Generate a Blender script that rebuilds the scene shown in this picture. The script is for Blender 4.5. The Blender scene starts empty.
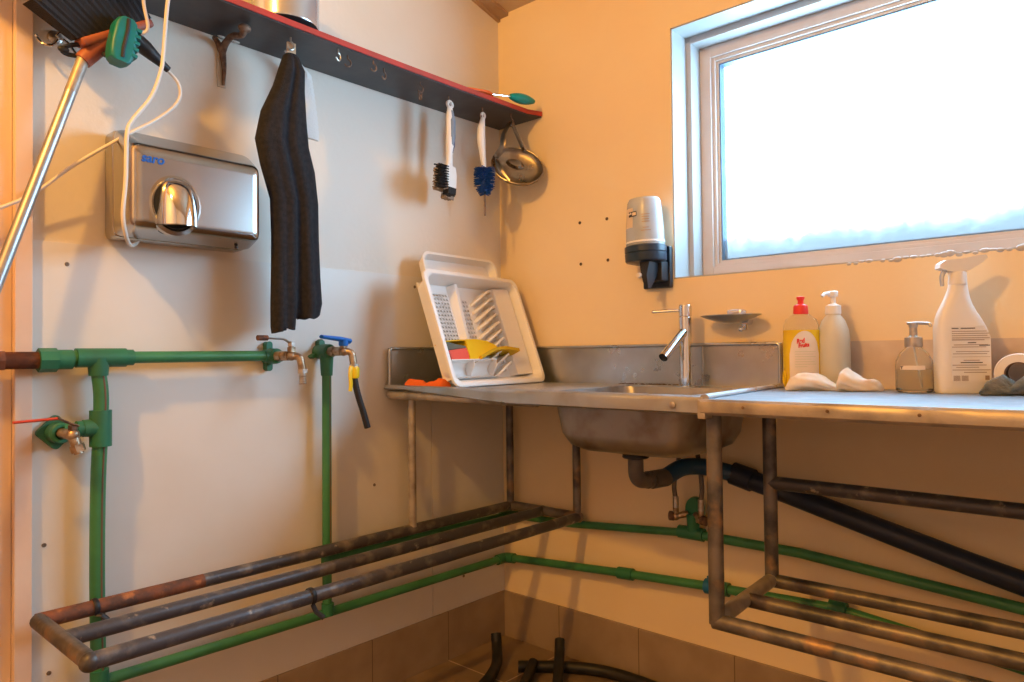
import bpy, bmesh, math, random
from mathutils import Vector, Matrix, Euler
random.seed(7)
PI = math.pi
C = bpy.context.scene.collection
V = Vector
def Rz(a): return Matrix.Rotation(a, 4, 'Z')
def Rx(a): return Matrix.Rotation(a, 4, 'X')
def Ry(a): return Matrix.Rotation(a, 4, 'Y')
def T(*a): return Matrix.Translation(V(a))

# ------------------------------------------------------------------ materials
MATS = {}
def mat(name, col, rough=.5, metal=0., col2=None, nscale=8., lo=.4, hi=.6, bump=0., bscale=60., rvar=0.,
        trans=0., ior=1.45, alpha=1., spec=None, stretch=None, detail=5., coat=0., emit=None, estr=0., sss=0., darks=None):
    m = bpy.data.materials.new(name); m.use_nodes = True; MATS[name] = m
    nt = m.node_tree; N = nt.nodes; Lk = nt.links; b = N['Principled BSDF']
    c4 = lambda c: (c[0], c[1], c[2], 1)
    b.inputs['Base Color'].default_value = c4(col); b.inputs['Roughness'].default_value = rough
    b.inputs['Metallic'].default_value = metal; b.inputs['Transmission Weight'].default_value = trans
    b.inputs['IOR'].default_value = ior; b.inputs['Alpha'].default_value = alpha
    b.inputs['Coat Weight'].default_value = coat
    if sss: b.inputs['Subsurface Weight'].default_value = sss; b.inputs['Subsurface Scale'].default_value = .01
    if spec is not None: b.inputs['Specular IOR Level'].default_value = spec
    if emit: b.inputs['Emission Color'].default_value = c4(emit); b.inputs['Emission Strength'].default_value = estr
    tc = N.new('ShaderNodeTexCoord'); geo = N.new('ShaderNodeNewGeometry')
    mp = N.new('ShaderNodeMapping'); Lk.new(geo.outputs['Position'], mp.inputs['Vector'])
    if stretch: mp.inputs['Scale'].default_value = stretch
    last = None
    def layer(base, c2, sc, lo, hi, seed):
        n = N.new('ShaderNodeTexNoise'); n.noise_dimensions = '4D'; n.inputs['W'].default_value = seed
        n.inputs['Scale'].default_value = sc; n.inputs['Detail'].default_value = detail
        Lk.new(mp.outputs[0], n.inputs['Vector'])
        r = N.new('ShaderNodeMapRange'); r.inputs['From Min'].default_value = lo; r.inputs['From Max'].default_value = hi
        Lk.new(n.outputs['Fac'], r.inputs['Value'])
        x = N.new('ShaderNodeMix'); x.data_type = 'RGBA'
        Lk.new(r.outputs[0], x.inputs['Factor'])
        if base is None: x.inputs['A'].default_value = c4(col)
        else: Lk.new(base, x.inputs['A'])
        x.inputs['B'].default_value = c4(c2)
        return x.outputs['Result'], n
    nz = None
    if col2: last, nz = layer(None, col2, nscale, lo, hi, 1.)
    if darks: last, _ = layer(last, darks[0], darks[1], darks[2], darks[3], 5.)
    if last: Lk.new(last, b.inputs['Base Color'])
    if rvar:
        n = N.new('ShaderNodeTexNoise'); n.inputs['Scale'].default_value = nscale * 1.7; Lk.new(mp.outputs[0], n.inputs['Vector'])
        r = N.new('ShaderNodeMapRange'); r.inputs['From Min'].default_value = .3; r.inputs['From Max'].default_value = .7
        r.inputs['To Min'].default_value = max(0, rough - rvar); r.inputs['To Max'].default_value = min(1, rough + rvar)
        Lk.new(n.outputs['Fac'], r.inputs['Value']); Lk.new(r.outputs[0], b.inputs['Roughness'])
    if bump:
        n = N.new('ShaderNodeTexNoise'); n.inputs['Scale'].default_value = bscale; n.inputs['Detail'].default_value = 3
        Lk.new(mp.outputs[0], n.inputs['Vector'])
        bp = N.new('ShaderNodeBump'); bp.inputs['Strength'].default_value = bump; bp.inputs['Distance'].default_value = .002
        Lk.new(n.outputs['Fac'], bp.inputs['Height']); Lk.new(bp.outputs[0], b.inputs['Normal'])
    return m
def grout(m, ax, period, off, width, gcol):
    """grout lines of a tiled surface: planes of world axis ax (0,1,2) every period"""
    nt = m.node_tree; N = nt.nodes; Lk = nt.links; b = N['Principled BSDF']
    src = b.inputs['Base Color'].links[0].from_socket if b.inputs['Base Color'].links else None
    g = N.new('ShaderNodeNewGeometry'); s = N.new('ShaderNodeSeparateXYZ'); Lk.new(g.outputs['Position'], s.inputs[0])
    fac = None
    for a, o in zip(ax, off):
        def M(op, x, y=None):
            n = N.new('ShaderNodeMath'); n.operation = op
            for i, v in enumerate((x, y)):
                if v is None: continue
                if isinstance(v, (int, float)): n.inputs[i].default_value = v
                else: Lk.new(v, n.inputs[i])
            return n.outputs[0]
        f = M('FRACT', M('ADD', M('DIVIDE', M('SUBTRACT', s.outputs[a], o), period), 100.5))
        f = M('LESS_THAN', M('ABSOLUTE', M('SUBTRACT', f, .5)), width / period / 2)
        fac = f if fac is None else M('MAXIMUM', fac, f)
    x = N.new('ShaderNodeMix'); x.data_type = 'RGBA'; Lk.new(fac, x.inputs['Factor'])
    if src: Lk.new(src, x.inputs['A'])
    else: x.inputs['A'].default_value = b.inputs['Base Color'].default_value
    x.inputs['B'].default_value = (*gcol, 1); Lk.new(x.outputs['Result'], b.inputs['Base Color'])

mat('wall_paint', (.80, .74, .66), .5, col2=(.76, .68, .57), nscale=2.2, lo=.45, hi=.7, bump=.35, bscale=70, darks=((.5, .38, .25), 9, .72, .8))
mat('wall_panel', (.78, .74, .69), .33, col2=(.73, .68, .61), nscale=3, lo=.45, hi=.7, bump=.06, bscale=30, darks=((.45, .36, .27), 14, .74, .8))
mat('wall_cream', (.87, .71, .48), .5, col2=(.85, .66, .42), nscale=2.5, lo=.4, hi=.65, bump=.2, bscale=60, darks=((.5, .36, .22), 12, .73, .8))
mat('ceiling_paint', (.62, .48, .33), .6, col2=(.55, .41, .28), nscale=4)
mat('timber', (.55, .38, .25), .5, col2=(.42, .28, .18), nscale=6, stretch=(1, 1, .2))
mat('jamb', (.80, .62, .50), .5, col2=(.74, .54, .42), nscale=5)
mat('brown_mesh', (.42, .27, .2), .8, col2=(.3, .18, .13), nscale=40)
mat('skirt_tile', (.36, .27, .19), .45, col2=(.29, .21, .15), nscale=7)
mat('skirt_tile_y', (.36, .27, .19), .45, col2=(.29, .21, .15), nscale=7)
mat('floor_tile', (.27, .19, .125), .4, col2=(.20, .14, .09), nscale=6)
grout(MATS['skirt_tile'], [0], .3, [.25], .003, (.16, .11, .08))
grout(MATS['skirt_tile_y'], [1], .3, [-.275], .003, (.16, .11, .08))
grout(MATS['floor_tile'], [0, 1], .3, [.25, -.275], .005, (.55, .42, .28))
mat('marble_strip', (.74, .61, .50), .4, col2=(.60, .46, .36), nscale=12, lo=.35, hi=.65, detail=9)
mat('window_white', (.60, .54, .50), .35, col2=(.54, .48, .45), nscale=6)
mat('reveal_white', (.42, .42, .42), .35)
mat('sealant', (.50, .47, .45), .5, bump=.5, bscale=40)
mat('gasket', (.12, .2, .3), .5)
mat('steel', (.56, .57, .58), .3, 1., col2=(.50, .50, .50), nscale=12, rvar=.04, bump=.05, bscale=25)
mat('steel_dirty', (.48, .51, .55), .38, .85, col2=(.33, .30, .28), nscale=9, lo=.5, hi=.75, rvar=.12, bump=.12, bscale=30)
mat('steel_top', (.24, .28, .33), .45, .25, col2=(.19, .22, .26), nscale=14, lo=.5, hi=.8, rvar=.1, bump=.1, bscale=40)
mat('steel_basin', (.40, .39, .38), .42, .9, col2=(.22, .17, .13), nscale=11, lo=.48, hi=.7, rvar=.12, bump=.15, bscale=40)
mat('lip_tan', (.50, .44, .38), .42, .4, col2=(.30, .26, .23), nscale=20, lo=.45, hi=.65, bump=.2, bscale=60)
mat('tube_worn', (.22, .19, .17), .42, .45, col2=(.085, .08, .08), nscale=13, lo=.42, hi=.6, bump=.35, bscale=90, darks=((.42, .25, .13), 16, .55, .72))
mat('tube_dark', (.085, .085, .10), .4, .35, col2=(.24, .21, .19), nscale=22, lo=.52, hi=.7, bump=.4, bscale=100, darks=((.55, .47, .38), 38, .64, .74))
mat('tube_rust', (.24, .085, .04), .7, .1, col2=(.09, .05, .04), nscale=28, lo=.4, hi=.62, bump=.6, bscale=120, darks=((.5, .2, .07), 30, .6, .72))
mat('green_pipe', (.055, .24, .10), .4, col2=(.04, .18, .08), nscale=9, bump=.05)
mat('green_fitting', (.03, .19, .10), .42, col2=(.035, .15, .08), nscale=12, bump=.1, bscale=40)
mat('stripe', (.16, .10, .07), .5)
mat('brass_worn', (.52, .40, .28), .38, .8, col2=(.28, .19, .12), nscale=60, lo=.42, hi=.62, bump=.3, bscale=200)
mat('nickel', (.55, .50, .45), .32, .9, col2=(.33, .27, .22), nscale=50, lo=.5, hi=.7)
mat('chrome', (.72, .73, .75), .08, 1.)
mat('brushed', (.40, .39, .38), .22, 1., col2=(.50, .48, .45), nscale=4, bump=.03, bscale=10)
mat('black_plastic', (.012, .014, .02), .35)
mat('navy_plastic', (.02, .035, .06), .3)
mat('black_rubber', (.018, .018, .022), .5, bump=.1)
mat('hose_black', (.009, .009, .010), .5, col2=(.018, .017, .018), nscale=20)
mat('pipe_blueblack', (.010, .022, .055), .45, col2=(.018, .028, .06), nscale=8)
mat('pipe_blue', (.015, .06, .13), .35)
mat('pvc_grey', (.10, .09, .09), .45, col2=(.14, .12, .11), nscale=20)
mat('blue_plastic', (.01, .16, .62), .35)
mat('blue_bristle', (.004, .07, .30), .5)
mat('blue_fitting', (.01, .14, .35), .4)
mat('red_plastic', (.80, .04, .03), .35)
mat('red_handle', (.55, .06, .03), .4)
mat('red_edge', (.52, .05, .035), .5, col2=(.38, .05, .035), nscale=15)
mat('orange_plastic', (.85, .16, .02), .5)
mat('orange_cloth', (.80, .15, .02), .8, bump=.6, bscale=150)
mat('broom_block', (.42, .13, .07), .5, col2=(.30, .08, .05), nscale=20)
mat('black_bristle', (.014, .014, .018), .75, bump=1., bscale=260, stretch=(1, 1, .15))
mat('teal_plastic', (.005, .19, .20), .4, col2=(.01, .17, .16), nscale=30, bump=.1)
mat('teal_bright', (.0, .30, .33), .35)
mat('yellow_plastic', (.85, .58, .01), .35)
mat('yellow_cloth', (.90, .58, .01), .85, bump=.3, bscale=200)
mat('yellow_cloth_worn', (.66, .43, .015), .85, bump=.3, bscale=200)
mat('red_sponge', (.85, .12, .08), .8, bump=.5, bscale=200)
mat('grey_sponge', (.14, .15, .12), .9, bump=.5, bscale=200)
mat('shelf_black', (.035, .035, .042), .42, col2=(.06, .055, .06), nscale=10, bump=.15, bscale=50, darks=((.5, .47, .42), 26, .73, .75))
mat('glue', (.62, .6, .56), .3)
mat('hook_rust', (.13, .08, .06), .6, .5, col2=(.25, .16, .11), nscale=70)
mat('hook_steel', (.5, .46, .4), .35, .9)
mat('white_plastic', (.84, .82, .80), .38, sss=.0)
mat('rack_white', (.86, .84, .82), .4)
mat('grey_rubber', (.2, .25, .32), .5)
mat('navy_rubber', (.02, .05, .14), .5)
mat('cable_white', (.80, .72, .64), .5)
mat('towel_black', (.012, .012, .016), .95, col2=(.020, .019, .023), nscale=90, bump=1., bscale=420)
mat('towel_white', (.78, .76, .74), .9, bump=.8, bscale=200)
mat('tag_tan', (.62, .42, .26), .6)
mat('brown_bristle', (.35, .28, .22), .7, bump=1., bscale=300)
mat('lid_steel', (.42, .37, .30), .34, 1., col2=(.30, .25, .2), nscale=20, rvar=.08)
mat('enamel_pot', (.62, .66, .72), .2, .7)
mat('pot_base', (.015, .015, .018), .4)
mat('glass_clear', (.92, .93, .92), .04, trans=1., ior=1.18)
mat('soap_clear', (.85, .78, .62), .2, trans=.85, ior=1.15)
mat('pet_clear', (.9, .86, .74), .08, trans=.9, ior=1.12)
mat('soap_yellow', (.83, .56, .01), .25, col2=(.75, .47, .01), nscale=14)
mat('milky', (.80, .76, .64), .4, col2=(.74, .70, .58), nscale=8, trans=.25)
mat('label_cream', (.86, .73, .60), .5)
mat('label_red', (.85, .05, .03), .5)
mat('label_pale', (.72, .57, .42), .5)
mat('ink', (.05, .04, .04), .6)
mat('ink_soft', (.36, .26, .19), .6)
mat('ink_olive', (.62, .60, .35), .6)
mat('logo_blue', (.005, .12, .55), .4)
mat('spray_white', (.82, .78, .73), .38)
mat('glove', (.87, .80, .70), .55, col2=(.85, .70, .52), nscale=30, bump=.2, bscale=50, sss=.1)
mat('grey_cloth', (.14, .16, .15), .9, col2=(.22, .22, .2), nscale=35, bump=1., bscale=180)
mat('paper', (.86, .80, .74), .8)
mat('card', (.22, .14, .11), .8)
mat('dirt', (.10, .07, .05), .9)
mat('aluminium', (.48, .48, .50), .36, .85, col2=(.4, .4, .42), nscale=14, rvar=.06)
mat('screw_metal', (.25, .2, .16), .5, .6)
mat('bulb', (1, 1, 1), .5, emit=(1, .5, .2), estr=30)
mat('dispenser_clear', (.66, .70, .74), .25, col2=(.56, .6, .65), nscale=10, trans=.35)

# frosted pane with a frost band
def pane_mat():
    m = bpy.data.materials.new('frosted_glass'); m.use_nodes = True; MATS['frosted_glass'] = m
    nt = m.node_tree; N = nt.nodes; Lk = nt.links; N.clear()
    out = N.new('ShaderNodeOutputMaterial'); tr = N.new('ShaderNodeBsdfTransparent'); tl = N.new('ShaderNodeBsdfTranslucent')
    df = N.new('ShaderNodeBsdfDiffuse'); df.inputs[0].default_value = (.6, .7, .8, 1)
    tl.inputs[0].default_value = (.040, .034, .032, 1); tr.inputs[0].default_value = (.96, .98, 1, 1)
    g = N.new('ShaderNodeNewGeometry'); s = N.new('ShaderNodeSeparateXYZ'); Lk.new(g.outputs['Position'], s.inputs[0])
    nz = N.new('ShaderNodeTexNoise'); nz.inputs['Scale'].default_value = 38; nz.inputs['Detail'].default_value = 5; Lk.new(g.outputs['Position'], nz.inputs['Vector'])
    nl = N.new('ShaderNodeTexNoise'); nl.inputs['Scale'].default_value = 7; Lk.new(g.outputs['Position'], nl.inputs['Vector'])
    def M(op, x, y=None, cl=False):
        n = N.new('ShaderNodeMath'); n.operation = op; n.use_clamp = cl
        for i, v in enumerate((x, y)):
            if v is None: continue
            if isinstance(v, (int, float)): n.inputs[i].default_value = v
            else: Lk.new(v, n.inputs[i])
        return n.outputs[0]
    wob = M('ADD', M('MULTIPLY', M('SUBTRACT', nz.outputs['Fac'], .5), .05), M('MULTIPLY', M('SUBTRACT', nl.outputs['Fac'], .5), .05))
    h = M('SUBTRACT', M('ADD', s.outputs[2], wob), 1.262)         # height over the pane's foot
    f1 = M('SUBTRACT', 1., M('POWER', M('DIVIDE', h, .085, True), 2.6), True)
    w = M('SUBTRACT', M('ADD', s.outputs[0], M('MULTIPLY', wob, .8)), .765)
    f2 = M('MULTIPLY', M('SUBTRACT', 1., M('DIVIDE', w, .04), True), .55)
    f = M('MAXIMUM', f1, f2)
    mx0 = N.new('ShaderNodeMixShader'); mx0.inputs[0].default_value = .25; Lk.new(tl.outputs[0], mx0.inputs[1]); Lk.new(df.outputs[0], mx0.inputs[2])
    mx = N.new('ShaderNodeMixShader'); Lk.new(M('ADD', M('MULTIPLY', f, .80), .0), mx.inputs[0]); Lk.new(tr.outputs[0], mx.inputs[1]); Lk.new(mx0.outputs[0], mx.inputs[2])
    Lk.new(mx.outputs[0], out.inputs[0])
pane_mat()

# ------------------------------------------------------------------ mesh helper
def frame_from(d, up=None):
    d = V(d).normalized(); a = V((0, 0, 1)) if abs(d.z) < .9 else V((1, 0, 0))
    if up is not None: a = V(up)
    x = a.cross(d).normalized(); y = d.cross(x)
    return x, y
def spline(pts, n=8):
    pts = [V(p) for p in pts]; P = [pts[0] * 2 - pts[1]] + pts + [pts[-1] * 2 - pts[-2]]; out = []
    for i in range(1, len(P) - 2):
        a, b, c, d = P[i-1], P[i], P[i+1], P[i+2]
        for k in range(n):
            t = k / n
            out.append(.5 * ((2*b) + (c-a)*t + (2*a-5*b+4*c-d)*t*t + (-a+3*b-3*c+d)*t**3))
    out.append(P[-2]); return out
def fillet(pts, r, n=6):
    """polyline with rounded corners"""
    pts = [V(p) for p in pts]; out = [pts[0]]
    for i in range(1, len(pts)-1):
        a, b, c = pts[i-1], pts[i], pts[i+1]
        d1 = (a-b); d2 = (c-b); q = min(r, d1.length*.49, d2.length*.49)
        p1 = b + d1.normalized()*q; p2 = b + d2.normalized()*q
        for k in range(n+1):
            t = k/n; out.append(p1*(1-t)**2 + b*2*t*(1-t) + p2*t*t)
    out.append(pts[-1]); return out
class MB:
    def __init__(s, M=None): s.bm = bmesh.new(); s.M = M or Matrix.Identity(4)
    def _x(s, M, vs):
        for v in vs: v.co = s.M @ M @ v.co
    def box(s, lo, hi, bev=0., M=Matrix.Identity(4), seg=2, taper=None):
        b2 = bmesh.new()
        lo = V(lo); hi = V(hi)
        vs = [b2.verts.new((x, y, z)) for z in (lo.z, hi.z) for y in (lo.y, hi.y) for x in (lo.x, hi.x)]
        for f in ((0,2,3,1),(4,5,7,6),(0,1,5,4),(2,6,7,3),(0,4,6,2),(1,3,7,5)): b2.faces.new([vs[i] for i in f])
        if taper: 
            for v in vs: v.co = taper(v.co.copy())
        if bev: bmesh.ops.bevel(b2, geom=list(b2.edges), offset=bev, segments=seg, affect='EDGES', profile=.6, clamp_overlap=True)
        s.merge(b2, M); return s
    def merge(s, b2, M=Matrix.Identity(4)):
        mp = {}
        for v in b2.verts: mp[v] = s.bm.verts.new(s.M @ (M @ v.co))
        for f in b2.faces:
            try: s.bm.faces.new([mp[v] for v in f.verts])
            except ValueError: pass
        b2.free()
    def tube(s, pts, r, seg=14, caps=True, closed=False, flat=1., up=None, rot=0.):
        pts = [V(p) for p in pts]; n = len(pts)
        rr = r if isinstance(r, (list, tuple)) else [r]*n
        if len(rr) != n:
            rr = [rr[0] + 0]*n if len(rr) < 2 else [rr[min(int(i/(n-1)*(len(rr)-1)), len(rr)-2)]*(1-(i/(n-1)*(len(rr)-1)-min(int(i/(n-1)*(len(rr)-1)), len(rr)-2))) + rr[min(int(i/(n-1)*(len(rr)-1)), len(rr)-2)+1]*(i/(n-1)*(len(rr)-1)-min(int(i/(n-1)*(len(rr)-1)), len(rr)-2)) for i in range(n)]
        rings = []; x = None
        for i, p in enumerate(pts):
            if closed: d = pts[(i+1) % n] - pts[i-1]
            else: d = (pts[min(i+1, n-1)] - pts[max(i-1, 0)])
            d = d.normalized()
            if x is None: x, y = frame_from(d, up)
            else:
                x = (x - d*x.dot(d)).normalized(); y = d.cross(x)
            rings.append([s.bm.verts.new(s.M @ (p + x*math.cos(2*PI*k/seg+rot)*rr[i] + y*math.sin(2*PI*k/seg+rot)*rr[i]*flat)) for k in range(seg)])
        m = n if closed else n-1
        for i in range(m):
            a, b = rings[i], rings[(i+1) % n]
            for k in range(seg): s.bm.faces.new((a[k], a[(k+1) % seg], b[(k+1) % seg], b[k]))
        if caps and not closed: s.bm.faces.new(rings[0][::-1]); s.bm.faces.new(rings[-1])
        return s
    def cyl(s, a, b, r, r2=None, seg=20): return s.tube([a, b], [r, r if r2 is None else r2], seg)
    def hexa(s, a, b, r): return s.tube([a, b], [r, r], 6)
    def lathe(s, prof, M=Matrix.Identity(4), seg=28, sx=1., sy=1., sq=0., caps=True):
        """prof: (r,z) list; sx,sy stretch; sq: 0 round ..1 squarer section"""
        rings = []
        for r, z in prof:
            if r < 1e-6:
                rings.append([s.bm.verts.new(s.M @ (M @ V((0, 0, z))))] * seg); continue
            ring = []
            for k in range(seg):
                a = 2*PI*k/seg; c, q = math.cos(a), math.sin(a)
                if sq:
                    e = 2/(2+4*sq); c = math.copysign(abs(c)**e, c); q = math.copysign(abs(q)**e, q)
                ring.append(s.bm.verts.new(s.M @ (M @ V((c*r*sx, q*r*sy, z)))))
            rings.append(ring)
        for a, b in zip(rings, rings[1:]):
            for k in range(seg):
                q = []
                for vv in (a[k], a[(k+1) % seg], b[(k+1) % seg], b[k]):
                    if vv not in q: q.append(vv)
                if len(q) > 2: s.bm.faces.new(q)
        if caps:
            if prof[0][0] > 1e-6: s.bm.faces.new(rings[0][::-1])
            if prof[-1][0] > 1e-6: s.bm.faces.new(rings[-1])
        return s
    def loft(s, rings, caps=True, close=True):
        R = [[s.bm.verts.new(s.M @ V(p)) for p in r] for r in rings]; n = len(R[0])
        for a, b in zip(R, R[1:]):
            for k in range(n if close else n-1): s.bm.faces.new((a[k], a[(k+1) % n], b[(k+1) % n], b[k]))
        if caps and close: s.bm.faces.new(R[0][::-1]); s.bm.faces.new(R[-1])
        return s
    def prism(s, out, t0, t1, M=Matrix.Identity(4), bev=0.):
        b2 = bmesh.new()
        a = [b2.verts.new((p[0], p[1], t0)) for p in out]; b = [b2.verts.new((p[0], p[1], t1)) for p in out]; n = len(out)
        b2.faces.new(a[::-1]); b2.faces.new(b)
        for k in range(n): b2.faces.new((a[k], a[(k+1) % n], b[(k+1) % n], b[k]))
        if bev: bmesh.ops.bevel(b2, geom=[e for e in b2.edges if len(e.link_faces) == 2 and e.calc_face_angle(0) > .6], offset=bev, segments=2, affect='EDGES', clamp_overlap=True)
        s.merge(b2, M); return s
    def ball(s, c, r, M=Matrix.Identity(4), sc=(1, 1, 1), seg=18):
        b2 = bmesh.new(); bmesh.ops.create_uvsphere(b2, u_segments=seg, v_segments=seg//2+2, radius=r)
        for v in b2.verts: v.co = V((v.co.x*sc[0], v.co.y*sc[1], v.co.z*sc[2])) + V(c)
        s.merge(b2, M); return s
    def build(s, name, m, parent=None, loc=None, smooth=38, tags=None):
        bm = s.bm
        bmesh.ops.recalc_face_normals(bm, faces=bm.faces)
        base = V((0, 0, 0))
        if parent is not None:
            q = parent
            while q is not None: base += q.location; q = q.parent
        elif loc is not None: base = V(loc)
        if parent is None and loc is None:
            xs = [v.co for v in bm.verts]
            base = V(((min(c.x for c in xs)+max(c.x for c in xs))/2, (min(c.y for c in xs)+max(c.y for c in xs))/2, min(c.z for c in xs)))
        for v in bm.verts: v.co -= base
        for f in bm.faces: f.smooth = smooth > 0
        for e in bm.edges:
            if len(e.link_faces) == 2 and e.calc_face_angle(0) > math.radians(smooth): e.smooth = False
        me = bpy.data.meshes.new(name); bm.to_mesh(me); bm.free()
        me.materials.append(MATS[m] if isinstance(m, str) else m)
        o = bpy.data.objects.new(name, me); C.objects.link(o)
        if smooth > 0:
            wm = o.modifiers.new('normals', 'WEIGHTED_NORMAL'); wm.keep_sharp = True; wm.weight = 100
        if parent is not None: o.parent = parent
        else: o.location = base
        if tags: tag(o, *tags)
        return o
def tag(o, label=None, cat=None, group=None, kind=None):
    if label: o['label'] = label
    if cat: o['category'] = cat
    if group: o['group'] = group
    if kind: o['kind'] = kind
    return o
def thing(name, loc, label, cat, group=None):
    o = bpy.data.objects.new(name, None); o.empty_display_size = .05; C.objects.link(o); o.location = V(loc)
    return tag(o, label, cat, group)
def struct(o): o['kind'] = 'structure'; return o
def copy_tree(o, parent=None):
    c = o.copy(); C.objects.link(c); c.parent = parent
    for ch in list(o.children): copy_tree(ch, c)
    return c
def text_part(txt, size, M, m, parent, name='lettering', ext=.0004, shear=0., width=None, bold=0.):
    cu = bpy.data.curves.new('t', 'FONT'); cu.body = txt; cu.size = size; cu.extrude = ext; cu.align_x = 'CENTER'; cu.align_y = 'CENTER'; cu.shear = shear; cu.offset = bold
    to = bpy.data.objects.new('t', cu); C.objects.link(to)
    bpy.context.view_layer.update()
    me = bpy.data.meshes.new_from_object(to.evaluated_get(bpy.context.evaluated_depsgraph_get()))
    C.objects.unlink(to); bpy.data.objects.remove(to)
    w = max(v.co.x for v in me.vertices) - min(v.co.x for v in me.vertices)
    k = (width / w) if width else 1.
    base = V((0, 0, 0)); q = parent
    while q is not None: base += q.location; q = q.parent
    for v in me.vertices: v.co = M @ V((v.co.x*k, v.co.y, v.co.z)) - base
    me.name = name; me.materials.clear(); me.materials.append(MATS[m])
    o = bpy.data.objects.new(name, me); C.objects.link(o); o.parent = parent
    return o
def rrect(x0, y0, x1, y1, r, n=5):
    out = []
    for cx, cy, a0 in ((x1-r, y1-r, 0), (x0+r, y1-r, PI/2), (x0+r, y0+r, PI), (x1-r, y0+r, 1.5*PI)):
        for k in range(n+1):
            a = a0 + k/n*PI/2; out.append((cx+r*math.cos(a), cy+r*math.sin(a)))
    return out

# ------------------------------------------------------------------ room shell
RX, RY = 3.1, -3.4
def zc(y): return 2.178 - .25*y
def shell():
    # left wall (with door opening beyond the jamb)
    b = MB(); b.prism([(0, 0), (-1.46, 0), (-1.46, 2.47+.08), (0, 2.2)], -.12, 0, Matrix(((0, 0, 1, 0), (1, 0, 0, 0), (0, 1, 0, 0), (0, 0, 0, 1))))
    struct(b.build('wall_left', 'wall_paint'))
    b = MB(); b.prism([(-1.46, 0), (RY, 0), (RY, zc(RY)+.05), (-1.46, zc(-1.46)+.05)], -.2, -.06, Matrix(((0, 0, 1, 0), (1, 0, 0, 0), (0, 1, 0, 0), (0, 0, 0, 1))))
    struct(b.build('wall_side', 'brown_mesh'))
    # smooth panels fixed over the lower left wall
    b = MB(); b.box((0, -1.42, .155), (.004, -.3365, 1.222), .0008)
    struct(b.build('trim_1', 'wall_panel'))
    b = MB(); b.box((0, -.3345, .155), (.004, 0, 1.232), .0008)
    struct(b.build('trim_2', 'wall_panel'))
    # jamb strips at the left edge
    b = MB(); b.box((0, -1.452, 0), (.022, -1.421, 2.45), .003); struct(b.build('trim_3', 'jamb'))
    b = MB(); b.box((-.06, -1.475, 0), (.004, -1.4525, 2.45), .002); struct(b.build('trim_4', 'jamb'))
    # window wall
    x0, x1, z0, z1 = .681, 2.1, 1.19, 1.922
    b = MB()
    b.box((-.12, 0, 0), (x0, .2, 2.3)); b.box((x1, 0, 0), (RX+.1, .2, 2.3)); b.box((x0, 0, 0), (x1, .2, z0)); b.box((x0, 0, z1), (x1, .2, 2.3))
    struct(b.build('wall_back', 'wall_cream'))
    # stepped reveal lining
    w = thing('window_1', (x0, .1, z0), None, None); struct(w)
    b = MB()
    t = .004
    for (a, c) in (((x0, .002, z0), (x0+t, .086, z1)), ((x0, .002, z1-t), (x1, .086, z1)), ((x1-t, .002, z0), (x1, .086, z1)), ((x0, .002, z0), (x1, .086, z0+t))): b.box(a, c)
    i = .020
    for (a, c) in (((x0, .086, z0), (x0+i, .15, z1)), ((x0+i, .086, z1-i-.004), (x1-i, .15, z1)), ((x1-i, .086, z0), (x1, .15, z1)), ((x0+i, .086, z0), (x1-i, .15, z0+.008))): b.box(a, c, .0015)
    b.build('reveal', 'reveal_white', w)
    # frame
    fx0, fx1, fz0, fz1 = x0+i, x1-i, z0+.008, z1-i-.004
    def ring(b, xa, xb, za, zb, wd, ya, yb, bev=.002):
        b.box((xa, ya, za), (xa+wd, yb, zb), bev); b.box((xb-wd, ya, za), (xb, yb, zb), bev)
        b.box((xa+wd, ya, za), (xb-wd, yb, za+wd), bev); b.box((xa+wd, ya, zb-wd), (xb-wd, yb, zb), bev)
    b = MB(); ring(b, fx0, fx1, fz0, fz1, .034, .142, .19)
    b.build('window_frame', 'window_white', w)
    b = MB(); ring(b, fx0+.034, fx1-.034, fz0+.034, fz1-.034, .011, .150, .19)
    ring(b, fx0+.045, fx1-.045, fz0+.045, fz1-.045, .008, .158, .19)
    b.build('sash', 'window_white', w)
    b = MB(); ring(b, fx0+.053, fx1-.053, fz0+.053, fz1-.053, .004, .160, .19, 0)
    b.build('gasket', 'gasket', w)
    b = MB(); b.box((fx0+.054, .172, fz0+.054), (fx1-.054, .173, fz1-.054))
    b.build('pane', 'frosted_glass', w, smooth=0)
    b = MB()
    for k in range(26):
        x = 1.16 + k*.0155 + random.uniform(-.004, .004); r = random.uniform(.004, .008)
        b.ball((x, random.uniform(-.001, .004), z0+random.uniform(-.002, .003)), r, sc=(1.6, .8, random.uniform(.6, 1.3)), seg=10)
    for k in range(10):
        b.ball((.70+k*.05, .004, z0), random.uniform(.002, .004), sc=(3, 1, .6), seg=8)
    b.build('sealant_bead', 'sealant', w)
    # other walls
    b = MB(); b.box((RX, RY, 0), (RX+.1, 0, 3.2)); struct(b.build('wall_right', 'wall_paint'))
    b = MB(); b.box((-.2, RY-.1, 0), (RX+.1, RY, 3.2)); struct(b.build('wall_front', 'wall_paint'))
    b = MB(); b.box((-.2, RY, -.06), (RX, 0, 0)); struct(b.build('floor', 'floor_tile'))
    b = MB(); b.prism([(.2, zc(.2)), (RY-.1, zc(RY-.1)), (RY-.1, zc(RY-.1)+.06), (.2, zc(.2)+.06)], -.2, RX+.1, Matrix(((0, 0, 1, 0), (1, 0, 0, 0), (0, 1, 0, 0), (0, 0, 0, 1))))
    struct(b.build('ceiling', 'ceiling_paint'))
    # ceiling beads running down the left wall and across the window wall
    b = MB(); Mx = Matrix(((0, 0, 1, 0), (1, 0, 0, 0), (0, 1, 0, 0), (0, 0, 0, 1)))
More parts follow.
